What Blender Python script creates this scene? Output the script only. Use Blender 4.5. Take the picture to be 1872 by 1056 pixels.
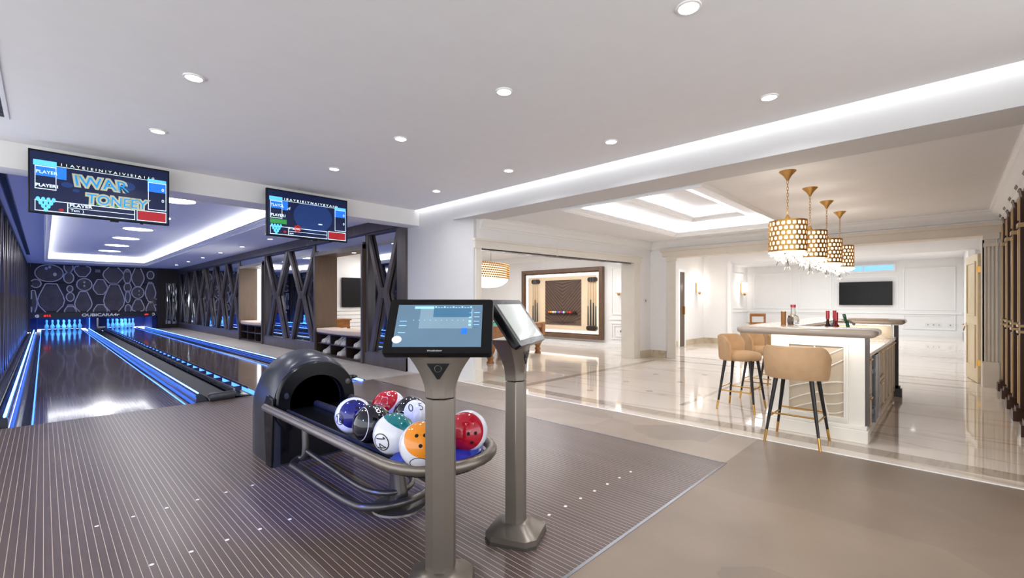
import bpy, math, random
from mathutils import Vector, Matrix, Quaternion
for _o in list(bpy.data.objects):
    bpy.data.objects.remove(_o)
S = bpy.context.scene
COL = S.collection
PI = math.pi
rnd = random.Random(7)

# ------------------------------------------------------------------ camera, world, exposure
cam_data = bpy.data.cameras.new('camera')
cam_data.sensor_width = 36.0
cam_data.lens = 36.0 * 830.0 / 1872.0
cam_data.shift_y = 23.0 / 1872.0
cam_data.clip_start = 0.05
cam_data.clip_end = 200
cam = bpy.data.objects.new('camera', cam_data)
COL.objects.link(cam)
cam.location = (0, 0, 1.4)
cam.rotation_euler = (PI / 2, 0, -math.atan2(856, 830))
S.camera = cam

world = bpy.data.worlds.new('world')
S.world = world
world.use_nodes = True
_bg = world.node_tree.nodes['Background']
_bg.inputs[0].default_value = (0.92, 0.96, 1.0, 1)
_bg.inputs[1].default_value = 2.65
S.view_settings.view_transform = 'Standard'
S.view_settings.look = 'None'
S.view_settings.exposure = 0.12
S.view_settings.gamma = 1.0
S.view_settings.use_curve_mapping = False

MAIN_W, ROUND_W, SMALL_W = 11.0, 17.0, 7.0      # watts of the downlights
COVE = 0.36                                     # cove light multiplier

def area_light(name, loc, size, power, color=(1, 1, 1), rot=(0, 0, 0), size_y=None, shape=None, spread=PI):
    l = bpy.data.lights.new(name, 'AREA')
    l.energy = power
    l.color = color
    l.size = size
    l.shape = shape or ('RECTANGLE' if size_y else 'DISK')
    if size_y:
        l.size_y = size_y
    l.spread = spread
    o = bpy.data.objects.new(name, l)
    o.location = loc
    o.rotation_euler = rot
    COL.objects.link(o)
    return o

# blue accent spot added to suggest blue light on the ball return, its lamp unseen
sl_ = bpy.data.lights.new('accent_spot', 'SPOT')
sl_.energy = 520; sl_.color = (.03, .12, 1); sl_.spot_size = math.radians(34); sl_.spot_blend = .6; sl_.shadow_soft_size = .05
so_ = bpy.data.objects.new('accent_spot', sl_); COL.objects.link(so_)
so_.location = (-1.4, 2.6, 2.2)
so_.rotation_euler = (Vector((1.5, 3.3, .55)) - Vector(so_.location)).to_track_quat('-Z', 'Y').to_euler()

# ------------------------------------------------------------------ materials
MATS = {}
def rgb(r, g, b):
    f = lambda c: (c / 12.92 if c <= 0.04045 else ((c + 0.055) / 1.055) ** 2.4)
    return (f(r / 255), f(g / 255), f(b / 255), 1)

def mat(name, col, rough=0.5, metal=0.0, emit=0.0, ecol=None, var=0.06, scale=6.0, coat=0.0, bump=0.0, trans=0.0, ior=1.45, stretch=(1, 1, 1), spec=None):
    if name in MATS:
        return MATS[name]
    m = bpy.data.materials.new(name)
    m.use_nodes = True
    nt = m.node_tree
    p = nt.nodes['Principled BSDF']
    tc = nt.nodes.new('ShaderNodeTexCoord')
    mp = nt.nodes.new('ShaderNodeMapping')
    mp.inputs['Scale'].default_value = stretch
    nz = nt.nodes.new('ShaderNodeTexNoise')
    nz.inputs['Scale'].default_value = scale
    nz.inputs['Detail'].default_value = 4
    nt.links.new(tc.outputs['Object'], mp.inputs['Vector'])
    nt.links.new(mp.outputs['Vector'], nz.inputs['Vector'])
    cr = nt.nodes.new('ShaderNodeValToRGB')
    c = Vector(col[:3])
    cr.color_ramp.elements[0].position = 0.3
    cr.color_ramp.elements[1].position = 0.7
    cr.color_ramp.elements[0].color = tuple(c * (1 - var)) + (1,)
    cr.color_ramp.elements[1].color = tuple(min(1, v * (1 + var)) for v in c) + (1,)
    nt.links.new(nz.outputs['Fac'], cr.inputs['Fac'])
    nt.links.new(cr.outputs['Color'], p.inputs['Base Color'])
    p.inputs['Roughness'].default_value = rough
    p.inputs['Metallic'].default_value = metal
    p.inputs['IOR'].default_value = ior
    if spec is not None:
        p.inputs['Specular IOR Level'].default_value = spec
    if coat:
        p.inputs['Coat Weight'].default_value = coat
        p.inputs['Coat Roughness'].default_value = 0.05
    if trans:
        p.inputs['Transmission Weight'].default_value = trans
    if emit:
        p.inputs['Emission Color'].default_value = tuple(ecol or col)[:3] + (1,)
        p.inputs['Emission Strength'].default_value = emit
    if bump:
        b = nt.nodes.new('ShaderNodeBump')
        b.inputs['Strength'].default_value = bump
        b.inputs['Distance'].default_value = 0.01
        nt.links.new(nz.outputs['Fac'], b.inputs['Height'])
        nt.links.new(b.outputs['Normal'], p.inputs['Normal'])
    MATS[name] = m
    return m

def striped(name, base, line, pitch, frac, rough, streak_var=0.15, axis=0, coat=0.0):  # base colour varies at random in streaks along the boards
    """planks with thin inlaid lines running along the other axis"""
    m = mat(name, base, rough, var=streak_var, scale=3.0, stretch=(3, 0.25, 1) if axis == 0 else (0.25, 3, 1), coat=coat)
    nt = m.node_tree
    p = nt.nodes['Principled BSDF']
    src = p.inputs['Base Color'].links[0].from_socket
    tc = nt.nodes.new('ShaderNodeTexCoord')
    sp = nt.nodes.new('ShaderNodeSeparateXYZ')
    nt.links.new(tc.outputs['Object'], sp.inputs[0])
    d = nt.nodes.new('ShaderNodeMath'); d.operation = 'DIVIDE'; d.inputs[1].default_value = pitch
    nt.links.new(sp.outputs[axis], d.inputs[0])
    fr = nt.nodes.new('ShaderNodeMath'); fr.operation = 'FRACT'
    nt.links.new(d.outputs[0], fr.inputs[0])
    gt = nt.nodes.new('ShaderNodeMath'); gt.operation = 'GREATER_THAN'; gt.inputs[1].default_value = 1 - frac
    nt.links.new(fr.outputs[0], gt.inputs[0])
    mx = nt.nodes.new('ShaderNodeMix'); mx.data_type = 'RGBA'
    nt.links.new(gt.outputs[0], mx.inputs[0])
    nt.links.new(src, mx.inputs[6])
    mx.inputs[7].default_value = line
    nt.links.new(mx.outputs[2], p.inputs['Base Color'])
    return m

def marble(name, base, vein, rough, stretch=(0.25, 1.6, 1), scale=1.3, width=0.035, coat=0.0):
    m = bpy.data.materials.new(name)
    m.use_nodes = True
    nt = m.node_tree
    p = nt.nodes['Principled BSDF']
    tc = nt.nodes.new('ShaderNodeTexCoord')
    mp = nt.nodes.new('ShaderNodeMapping'); mp.inputs['Scale'].default_value = stretch
    nz = nt.nodes.new('ShaderNodeTexNoise'); nz.inputs['Scale'].default_value = scale
    nz.inputs['Detail'].default_value = 5; nz.inputs['Distortion'].default_value = 0.6
    nt.links.new(tc.outputs['Object'], mp.inputs[0]); nt.links.new(mp.outputs[0], nz.inputs['Vector'])
    sb = nt.nodes.new('ShaderNodeMath'); sb.operation = 'SUBTRACT'; sb.inputs[1].default_value = 0.5
    ab = nt.nodes.new('ShaderNodeMath'); ab.operation = 'ABSOLUTE'
    nt.links.new(nz.outputs['Fac'], sb.inputs[0]); nt.links.new(sb.outputs[0], ab.inputs[0])
    cr = nt.nodes.new('ShaderNodeValToRGB')
    cr.color_ramp.elements[0].position = 0.0; cr.color_ramp.elements[0].color = vein
    cr.color_ramp.elements[1].position = width; cr.color_ramp.elements[1].color = base
    nt.links.new(ab.outputs[0], cr.inputs[0])
    n2 = nt.nodes.new('ShaderNodeTexNoise'); n2.inputs['Scale'].default_value = 0.7
    nt.links.new(tc.outputs['Object'], n2.inputs['Vector'])
    mx = nt.nodes.new('ShaderNodeMix'); mx.data_type = 'RGBA'; mx.blend_type = 'MULTIPLY'
    mx.inputs[0].default_value = 0.25
    nt.links.new(cr.outputs[0], mx.inputs[6]); nt.links.new(n2.outputs['Fac'], mx.inputs[7])
    nt.links.new(mx.outputs[2], p.inputs['Base Color'])
    p.inputs['Roughness'].default_value = rough
    if coat:
        p.inputs['Coat Weight'].default_value = coat
    MATS[name] = m
    return m

M = dict(
    ceil=mat('ceiling paint', rgb(240, 239, 240), 0.9, var=0.01),
    wall=mat('white wall paint', rgb(236, 234, 232), 0.75, var=0.01),
    cream=mat('cream paint', rgb(224, 214, 200), 0.6, var=0.02),
    trim=mat('cream trim paint', rgb(226, 219, 208), 0.5, var=0.02),
    white=mat('white gloss paint', rgb(240, 239, 237), 0.4, var=0.01),
    stone_base=marble('beige stone skirting', rgb(214, 198, 172), rgb(190, 170, 140), 0.3),
    marble=marble('polished beige marble', rgb(230, 218, 206), rgb(206, 190, 172), 0.05, stretch=(0.9, 0.12, 1), width=0.02),
    marble_grey=marble('grey marble border', rgb(186, 172, 156), rgb(170, 156, 142), 0.06, scale=3),
    stone=mat('honed beige stone', rgb(128, 112, 98), 0.38, var=0.12, scale=1.6),
    deck=striped('dark striped approach boards', rgb(90, 76, 73), rgb(196, 180, 166), 0.0353, 0.075, 0.3),
    lane=striped('dark glossy lane boards', rgb(84, 71, 68), rgb(176, 162, 150), 0.0353, 0.09, 0.10, coat=0.35),
    gutter=mat('grey gutter plastic', rgb(52, 56, 66), 0.16, metal=0.3, var=0.05),
    chan=mat('black channel', rgb(22, 23, 27), 0.25, var=0.1),
    alu=mat('brushed aluminium', rgb(150, 152, 160), 0.22, metal=0.9, var=0.04),
    led=mat('blue led strip', rgb(80, 150, 255), 0.4, emit=7.5, ecol=(.11, .24, 1)),
    led3=mat('bright blue led strip', rgb(80, 150, 255), 0.4, emit=42.0, ecol=(.035, .17, 1)),
    led2=mat('deep blue led edge', rgb(60, 110, 255), 0.4, emit=3.5, ecol=(.05, .18, 1)),
    dark=mat('dark metallic wood', rgb(94, 86, 83), 0.32, metal=0.25, var=0.15, stretch=(1, 1, .2)),
    darkw=mat('dark stained wood', rgb(48, 36, 31), 0.35, var=0.2, stretch=(3, 3, .3)),
    nich=mat('brown wood veneer', rgb(104, 84, 68), 0.5, var=0.12, scale=8, stretch=(5, 5, .3)),
    mirror=mat('mirror glass', rgb(205, 208, 212), 0.02, metal=1.0, var=0.0),
    blk=mat('black gloss plastic', rgb(14, 14, 16), 0.22, var=0.1, spec=0.3),
    pierp=mat('darkened wall paint', rgb(212, 210, 209), 0.8, var=0.01),  # white wall paint darkened, shade on pier and beam put into the colour
    path=mat('lightened stone path', rgb(184, 175, 166), 0.45, var=0.08, scale=2),  # beige stone lightened to make up for weak light along the path
    strip=mat('honed beige stone strip', rgb(150, 136, 123), 0.38, var=0.1, scale=1.6),  # the same beige stone, lightened for this stretch
    blkm=mat('black satin plastic', rgb(46, 48, 58), 0.3, var=0.05),
    void=mat('black cavity shade', rgb(5, 5, 6), 0.8),  # near-black colour standing in for the shade inside openings
    grey=mat('bronze grey metal', rgb(124, 116, 108), 0.34, metal=0.75, var=0.03),
    greyd=mat('dark grey metal', rgb(92, 88, 84), 0.3, metal=0.7, var=0.05),
    bluep=mat('glossy blue plastic', rgb(20, 60, 190), 0.1, var=0.05, coat=0.6),
    lens=mat('white lamp lens', rgb(255, 253, 248), 0.4, emit=9.0, ecol=(1, .98, .95)),
    cush=mat('cream cushion fabric', rgb(206, 186, 170), 0.9, var=0.04, scale=40),
    velvet=mat('beige velvet', rgb(184, 148, 110), 0.75, var=0.06, scale=10),
    ebony=mat('black lacquered wood', rgb(28, 24, 23), 0.3, var=0.1),
    gold=mat('polished brass', rgb(205, 158, 84), 0.24, metal=0.95, var=0.04),
    goldm=mat('gold leaf metal', rgb(190, 146, 84), 0.4, metal=0.8, var=0.12, scale=20),
    top=mat('taupe polished countertop', rgb(168, 154, 140), 0.2, var=0.08, scale=3),
    pearl=mat('pearl lacquer', rgb(232, 226, 214), 0.35, var=0.02),
    bronze=mat('bronze lacquer wood', rgb(150, 112, 70), 0.3, metal=0.4, var=0.06),
    ston=mat('stone grey satin', rgb(200, 184, 160), 0.35, metal=0.2, var=0.03),
    red=mat('red glossy', rgb(170, 22, 36), 0.08, coat=0.5),
    glass=mat('clear glass', (0.95, 0.98, 0.98, 1), 0.02, trans=1.0, var=0.0),
    green=mat('green glass', rgb(50, 100, 80), 0.2),
    cloth=mat('green billiard cloth', rgb(20, 140, 104), 0.9, var=0.04),
    oak=mat('polished golden wood', rgb(158, 104, 58), 0.25, var=0.2, stretch=(1, 1, 3)),
    crystal=mat('crystal glass', (1, 1, 1, 1), 0.08, var=0.0, emit=0.5, ecol=(1, .93, .82)),
    warm=mat('warm lamp diffuser', rgb(255, 236, 205), 0.5, emit=1.3, ecol=(1, .86, .66)),
    warmw=mat('warm white lamp glass', rgb(255, 250, 240), 0.4, emit=2.5, ecol=(1, .95, .86)),
    shoe=mat('white leather', rgb(225, 222, 218), 0.5),
    pin=mat('blue-glow pin lacquer', rgb(215, 232, 245), 0.2, emit=0.25, ecol=rgb(40, 160, 255)),  # blue pit light put into the white lacquer as a faint glow
    pit=mat('dark blue pit lining', rgb(20, 40, 110), 0.6),
    mural=mat('charcoal mural board', rgb(74, 67, 65), 0.5, var=0.12, scale=2),
    mural2=mat('mural shaded fill', rgb(120, 108, 102), 0.5, var=0.2, scale=3),
    line=mat('pale mural outline', rgb(250, 246, 236), 0.6),
    sky=mat('daylight sky pane', rgb(120, 175, 230), 0.2, emit=0.9, ecol=rgb(120, 180, 235)),
    doorb=mat('beige door lacquer', rgb(206, 188, 152), 0.4, var=0.02),
    doord=mat('dark brown door', rgb(84, 66, 54), 0.3, var=0.06),
    plate=mat('white switch plastic', rgb(226, 226, 224), 0.3),
    vent=mat('black vent slot', rgb(14, 14, 16), 0.6),
)

def patches(m, amount=0.10, scale=1.1):
    nt = m.node_tree; p = nt.nodes['Principled BSDF']; src = p.inputs['Base Color'].links[0].from_socket
    tc = nt.nodes.new('ShaderNodeTexCoord'); vo = nt.nodes.new('ShaderNodeTexVoronoi'); vo.distance = 'MANHATTAN'; vo.inputs['Scale'].default_value = scale
    nt.links.new(tc.outputs['Object'], vo.inputs['Vector'])
    bw = nt.nodes.new('ShaderNodeSeparateColor'); nt.links.new(vo.outputs['Color'], bw.inputs[0])
    mr = nt.nodes.new('ShaderNodeMapRange'); mr.inputs['To Min'].default_value = 1 - amount; mr.inputs['To Max'].default_value = 1 + amount
    nt.links.new(bw.outputs[0], mr.inputs[0])
    vm = nt.nodes.new('ShaderNodeVectorMath'); vm.operation = 'SCALE'
    nt.links.new(src, vm.inputs[0]); nt.links.new(mr.outputs[0], vm.inputs['Scale'])
    nt.links.new(vm.outputs[0], p.inputs['Base Color'])
patches(M['stone'], .09, .9); patches(M['strip'], .14, 1.1)

# ------------------------------------------------------------------ mesh builder
class MB:
    def __init__(s):
        s.v = []; s.f = []; s.mi = []; s.cur = 0
    def add(s, vs, fs):
        n = len(s.v)
        s.v += [tuple(p) for p in vs]
        for f in fs:
            s.f.append([n + i for i in f]); s.mi.append(s.cur)
        return s
    def box(s, x0, x1, y0, y1, z0, z1):
        x0, x1 = min(x0, x1), max(x0, x1); y0, y1 = min(y0, y1), max(y0, y1); z0, z1 = min(z0, z1), max(z0, z1)
        v = [(x, y, z) for z in (z0, z1) for y in (y0, y1) for x in (x0, x1)]
        return s.add(v, [(0, 2, 3, 1), (4, 5, 7, 6), (0, 1, 5, 4), (2, 6, 7, 3), (0, 4, 6, 2), (1, 3, 7, 5)])
    def prism(s, poly, z0, z1):
        n = len(poly)
        a = sum(poly[i][0] * poly[(i + 1) % n][1] - poly[(i + 1) % n][0] * poly[i][1] for i in range(n))
        if a < 0: poly = poly[::-1]
        v = [(x, y, z0) for x, y in poly] + [(x, y, z1) for x, y in poly]
        f = [tuple(range(n - 1, -1, -1)), tuple(range(n, 2 * n))] + [(i, (i + 1) % n, n + (i + 1) % n, n + i) for i in range(n)]
        return s.add(v, f)
    def slab(s, poly3, d):
        """planar polygon (3-D points) extruded by vector d"""
        n = len(poly3); d = Vector(d)
        a = [Vector(p) for p in poly3]
        nrm = Vector((0, 0, 0))
        for i in range(n):
            nrm += a[i].cross(a[(i + 1) % n])
        if nrm.dot(d) < 0: a = a[::-1]
        v = a + [p + d for p in a]
        f = [tuple(range(n - 1, -1, -1)), tuple(range(n, 2 * n))] + [(i, (i + 1) % n, n + (i + 1) % n, n + i) for i in range(n)]
        return s.add(v, f)
    def obar(s, p0, p1, w, t, up=(0, 0, 1)):
        """rectangular bar from p0 to p1, width w, thickness t measured along up"""
        p0, p1 = Vector(p0), Vector(p1); d = (p1 - p0).normalized(); up = Vector(up)
        side = d.cross(up).normalized(); u = side.cross(d).normalized()
        v = []
        for p in (p0, p1):
            for a, b in ((-1, -1), (1, -1), (1, 1), (-1, 1)):
                v.append(p + side * a * w / 2 + u * b * t / 2)
        return s.add(v, [(0, 3, 2, 1), (4, 5, 6, 7), (0, 1, 5, 4), (1, 2, 6, 5), (2, 3, 7, 6), (3, 0, 4, 7)][:])
    def cyl(s, p0, p1, r0, r1=None, n=16):
        if r1 is None: r1 = r0
        return s.tube([p0, p1], [r0, r1], n)
    def tube(s, pts, r, n=10, closed=False):
        pts = [Vector(p) for p in pts]; m = len(pts)
        rs = r if isinstance(r, (list, tuple)) else [r] * m
        ref = None; rings = []
        for i, p in enumerate(pts):
            a = pts[i - 1] if (i > 0 or closed) else p
            b = pts[(i + 1) % m] if (i < m - 1 or closed) else p
            d = (b - a).normalized()
            if ref is None:
                ref = d.orthogonal().normalized()
            ref = (ref - d * ref.dot(d))
            ref = ref.normalized() if ref.length > 1e-6 else d.orthogonal().normalized()
            q = d.cross(ref)
            rings.append([p + (ref * math.cos(2 * PI * k / n) + q * math.sin(2 * PI * k / n)) * rs[i] for k in range(n)])
        v = [x for rg in rings for x in rg]
        f = []
        for i in range(m if closed else m - 1):
            j = (i + 1) % m
            for k in range(n):
                f.append((i * n + k, i * n + (k + 1) % n, j * n + (k + 1) % n, j * n + k))
        if not closed:
            f.append(tuple(range(n - 1, -1, -1))); f.append(tuple((m - 1) * n + k for k in range(n)))
        return s.add(v, f)
    def lathe(s, prof, c=(0, 0, 0), n=24, sx=1, sy=1):
        v = []; f = []; m = len(prof)
        for r, z in prof:
            for k in range(n):
                a = 2 * PI * k / n
                v.append((c[0] + r * sx * math.cos(a), c[1] + r * sy * math.sin(a), c[2] + z))
        for i in range(m - 1):
            for k in range(n):
                f.append((i * n + k, i * n + (k + 1) % n, (i + 1) * n + (k + 1) % n, (i + 1) * n + k))
        f.append(tuple(range(n - 1, -1, -1))); f.append(tuple((m - 1) * n + k for k in range(n)))
        return s.add(v, f)
    def sphere(s, c, r, n=16, m=10, sc=(1, 1, 1)):
        v = [(c[0], c[1], c[2] - r * sc[2])]; f = []
        for i in range(1, m):
            t = PI * i / m
            for k in range(n):
                a = 2 * PI * k / n
                v.append((c[0] + r * sc[0] * math.sin(t) * math.cos(a), c[1] + r * sc[1] * math.sin(t) * math.sin(a), c[2] - r * sc[2] * math.cos(t)))
        v.append((c[0], c[1], c[2] + r * sc[2]))
        for k in range(n):
            f.append((0, 1 + (k + 1) % n, 1 + k))
            f.append((len(v) - 1, 1 + (m - 2) * n + k, 1 + (m - 2) * n + (k + 1) % n))
        for i in range(m - 2):
            for k in range(n):
                f.append((1 + i * n + k, 1 + i * n + (k + 1) % n, 1 + (i + 1) * n + (k + 1) % n, 1 + (i + 1) * n + k))
        return s.add(v, f)
    def loft(s, rings, cap=True, closed=True):
        n = len(rings[0]); v = [p for r in rings for p in r]; f = []
        for i in range(len(rings) - 1):
            for k in range(n if closed else n - 1):
                f.append((i * n + k, i * n + (k + 1) % n, (i + 1) * n + (k + 1) % n, (i + 1) * n + k))
        if cap:
            f.append(tuple(range(n - 1, -1, -1))); f.append(tuple((len(rings) - 1) * n + k for k in range(n)))
        return s.add(v, f)
    def xf(s, mtx, start=0):
        for i in range(start, len(s.v)):
            s.v[i] = tuple(mtx @ Vector(s.v[i]))
        return s
    def ngon(s, pts):
        return s.add(pts, [tuple(range(len(pts)))])

def obj(name, mb, material, parent=None, bevel=0.0, seg=2, smooth=38, sub=0, loc=None):
    me = bpy.data.meshes.new(name)
    me.from_pydata(mb.v, [], mb.f)
    ms = material if isinstance(material, (list, tuple)) else [material]
    for m_ in ms:
        me.materials.append(m_)
    if len(ms) > 1:
        for p, i in zip(me.polygons, mb.mi): p.material_index = i
    me.validate()
    import bmesh
    bm = bmesh.new(); bm.from_mesh(me)
    bmesh.ops.recalc_face_normals(bm, faces=bm.faces)
    bm.to_mesh(me); bm.free()
    if smooth:
        me.shade_smooth()
        me.set_sharp_from_angle(angle=math.radians(smooth))
    o = bpy.data.objects.new(name, me)
    COL.objects.link(o)
    if parent is not None: o.parent = parent
    if loc is not None: o.location = loc
    if bevel:
        b = o.modifiers.new('bevel', 'BEVEL'); b.width = bevel; b.segments = seg; b.limit_method = 'ANGLE'
        b.angle_limit = math.radians(40)
    if sub:
        b = o.modifiers.new('sub', 'SUBSURF'); b.levels = sub; b.render_levels = sub
    return o

def tag(o, label, cat, group=None):
    o['label'] = label; o['category'] = cat
    if group: o['group'] = group
    return o
def thing(name, label, cat, loc=(0, 0, 0), rz=0, group=None):
    o = bpy.data.objects.new(name, None)
    o.empty_display_size = 0.1
    COL.objects.link(o)
    o.location = loc; o.rotation_euler = (0, 0, rz)
    return tag(o, label, cat, group)
def struct(name, mb, m, **k):
    o = obj(name, mb, m, **k)
    if k.get('parent') is None: o['kind'] = 'structure'
    return o
def dup(root, loc, rz=None, label=None, group=None):
    kids = {}
    for o in bpy.data.objects:
        if o.parent: kids.setdefault(o.parent.name, []).append(o)
    r = root.copy(); COL.objects.link(r); r.location = loc
    if rz is not None: r.rotation_euler = (0, 0, rz)
    if label: r['label'] = label
    if group: r['group'] = group
    def rec(src, dst):
        for ch in kids.get(src.name, []):
            c = ch.copy(); COL.objects.link(c); c.parent = dst
            rec(ch, c)
    rec(root, r)
    return r

def text_mb(body, size, origin, right, up, ext=0.002, align='LEFT', shear=0.0, bold=0.0, sx=1.0, fine=0):
    cu = bpy.data.curves.new('t', 'FONT')
    cu.body = body; cu.size = size; cu.align_x = align; cu.extrude = ext / 2; cu.shear = shear; cu.offset = bold
    cu.resolution_u = 3
    o = bpy.data.objects.new('t', cu)
    COL.objects.link(o)
    bpy.context.view_layer.update()
    me = bpy.data.meshes.new_from_object(o)
    if fine:
        import bmesh
        bm = bmesh.new(); bm.from_mesh(me)
        bmesh.ops.triangulate(bm, faces=bm.faces)
        for _ in range(3):
            bmesh.ops.subdivide_edges(bm, edges=[e for e in bm.edges if e.calc_length() > fine], cuts=1)
            bmesh.ops.triangulate(bm, faces=bm.faces)
        bm.to_mesh(me); bm.free()
    right = Vector(right).normalized(); up = Vector(up).normalized(); nrm = right.cross(up)
    mb = MB()
    mb.add([Vector(origin) + right * v.co.x * sx + up * v.co.y + nrm * v.co.z for v in me.vertices], [tuple(p.vertices) for p in me.polygons])
    bpy.data.objects.remove(o); bpy.data.curves.remove(cu); bpy.data.meshes.remove(me)
    return mb
def smooth_path(pts, n=6, closed=False):
    P = [Vector(p) for p in pts]; out = []; m = len(P)
    for i in range(m - 1):
        a, b, c, d = P[max(0, i - 1)], P[i], P[i + 1], P[min(m - 1, i + 2)]
        for k in range(n):
            t = k / n
            out.append(0.5 * ((2 * b) + (c - a) * t + (2 * a - 5 * b + 4 * c - d) * t * t + (3 * b - a - 3 * c + d) * t ** 3))
    out.append(P[-1])
    return out
def join(*mbs):
    r = MB()
    for m_ in mbs: r.add(m_.v, m_.f)
    return r

def crown_mb(mb, p0, p1, inward, ztop, w=0.14, h=0.18, steps=None):
    """stepped cornice along p0-p1, against a wall, projecting towards inward"""
    prof = [(0, 0), (w, 0), (w, -0.12 * h), (w * .82, -0.2 * h), (w * .78, -0.32 * h), (w * .62, -0.42 * h), (w * .42, -0.56 * h), (w * .3, -0.72 * h), (w * .28, -0.8 * h), (w * .14, -0.86 * h), (w * .12, -h), (0, -h)]
    p0 = Vector((p0[0], p0[1], 0)); p1 = Vector((p1[0], p1[1], 0)); inn = Vector((inward[0], inward[1], 0)).normalized()
    poly = [p0 + inn * u + Vector((0, 0, ztop + z)) for u, z in prof]
    mb.slab(poly, p1 - p0)
    return mb
def frame_mb(mb, o, r, u, w, h, t=0.03, d=0.02):
    """rectangular picture moulding: origin corner o, right r, up u"""
    o, r, u = Vector(o), Vector(r).normalized(), Vector(u).normalized(); n = r.cross(u)
    for a, b, c, e in ((0, 0, w, t), (0, h - t, w, t), (0, t, t, h - 2 * t), (w - t, t, t, h - 2 * t)):
        q = o + r * a + u * b
        mb.slab([q, q + r * c, q + r * c + u * e, q + u * e], n * d)
    return mb
def rrect(cx, cy, w, h, r, n=5):
    pts = []
    for (sx, sy, a0) in ((1, 1, 0), (-1, 1, PI / 2), (-1, -1, PI), (1, -1, 3 * PI / 2)):
        for k in range(n + 1):
            a = a0 + PI / 2 * k / n
            pts.append((cx + sx * (w / 2 - r) + r * math.cos(a), cy + sy * (h / 2 - r) + r * math.sin(a)))
    return pts

# ================================================================== SETTING
ZC, ZB, ZBAR, ZL = 3.16, 2.86, 2.90, 3.15       # main ceiling, beam underside, bar ceiling, lane ceiling
XB = 5.08                                       # inner face of the cove beam and lattice wall
YH = 7.44                                       # face of the header above the foul line
YF = 7.5                                        # foul line
XR = 10.85                                      # wall with the wide opening
def byx(x): return 6.05 - 0.086 * (x - 5.27)    # slightly skewed wall of the billiard room

# floors
struct('floor', MB().box(-4, 4.1, 1.42, YF, -0.1, 0), M['deck'])
struct('floor', MB().box(-4, 5.08, -3.5, 1.42, -0.1, 0), M['stone'])
struct('floor', MB().box(4.1, 5.08, 1.42, YF, -0.1, 0), M['strip'])
struct('floor', MB().box(3.98, 5.08, YF, 30.2, -0.1, 0), M['path'])
struct('trim_1', MB().box(-4, 4.12, 1.40, 1.42, -0.02, 0.003).box(4.10, 4.12, 1.42, YF, -0.02, 0.003), M['alu'])
struct('floor', MB().box(5.08, 26.5, -3.5, 12, -0.1, 0).box(5.6, 14, 12, 15.5, -0.1, 0), M['marble'])
struct('trim_2', MB().box(5.07, 5.09, -3.5, 6.5, -0.02, 0.004), M['white'])
struct('trim_3', MB().box(5.28, 5.5, -3.5, 5.9, -0.02, 0.0015).box(5.5, 10.6, 5.05, 5.2, -0.02, 0.0015).box(10.3, 10.45, -0.2, 5.05, -0.02, 0.0015).box(6.0, 10.3, 2.6, 2.66, -0.02, 0.0015)
       .box(11.2, 11.35, -.3, 6, -.02, .0015), M['marble_grey'])
dm = MB()
for x, y in ((6.0, 4.1), (7.1, 4.1), (8.2, 4.1), (9.3, 4.1), (6.6, 3.4), (7.7, 3.4), (8.8, 3.4)):
    dm.prism([(x + .07, y), (x, y + .07), (x - .07, y), (x, y - .07)], -0.02, 0.0015)
struct('trim_4', dm, M['marble_grey'])

dots = MB()
for x0_, n_, y_ in ((.23, 6, 3.83), (.40, 5, 3.06), (2.31, 7, 1.9)):
    for k in range(n_): dots.lathe([(0, 0), (.011, 0), (.011, .0012), (0, .0012)], (x0_ + k * .1755, y_, 0), 14)
struct('trim_26', dots, M['white'])

# main ceiling, cove beam, header
struct('ceiling', MB().box(-4, 4.98, -3.5, YH, ZC, ZC + 0.05), M['ceil'])
struct('ceiling', MB().box(4.5, 5.1, -3.5, YH + 0.37, 3.5, 3.55).box(4.5, 4.55, -3.5, YH, ZC + .05, 3.5), M['ceil'])
struct('trim_5', MB().box(XB, 5.62, -3.5, 6.40, ZB, 3.5), M['pierp'])
struct('trim_6', MB().box(-4, XB, YH, 7.81, 2.87, 3.55), M['wall'])
for i in range(5):
    area_light('cove_light', (4.99, -1.9 + 2.12 * i, 3.19), 0.03, 5.4 * COVE, (.94, .97, 1), (0, -math.radians(65), 0), 2.1)

# pier between lattice wall and billiard opening
p0, p1 = (5.27, 6.05), (5.41, 6.037)
struct('wall_pier', MB().prism([(XB, 7.84), (XB, 6.52), p0, (5.33, 6.045), (5.5, 6.3), (5.5, 7.84)], 0, 3.5), M['pierp'])

# billiard-room front wall (opening) and side wall with wide opening
def skew(mb, x0, x1, z0, z1, off=0.0, th=0.3):
    mb.prism([(x0, byx(x0) + off), (x1, byx(x1) + off), (x1, byx(x1) + off + th), (x0, byx(x0) + off + th)], z0, z1)
    return mb
struct('wall_billiards', skew(skew(MB(), 5.33, 10.11, 2.35, 3.5), 10.11, 11.0, 0, 3.5), M['wall'])
tr = MB()
skew(tr, 5.30, 5.42, 0, 2.35, -0.03, 0.36); skew(tr, 10.09, 10.34, 0, 2.35, -0.03, 0.36)
skew(tr, 5.27, 10.4, 2.35, 2.50, -0.04, 0.34); skew(tr, 5.25, 10.42, 2.48, 2.52, -0.06, 0.1)
skew(tr, 5.28, 5.44, 0, .2, -0.045, 0.38); skew(tr, 7.35, 7.37, 2.33, 2.5, -0.046, 0.02)
struct('trim_7', tr, M['trim'])
struct('trim_8', skew(MB(), 5.42, 10.09, 2.32, 2.35, 0.05, 0.08), M['alu'])
struct('baseboard_billiards', skew(MB(), 10.34, XR, 0, 0.17, -0.025, 0.03), M['stone_base'])
struct('baseboard_far', MB().box(XR - .025, XR, 5.14, 5.56, 0, .17), M['stone_base'])
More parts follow.
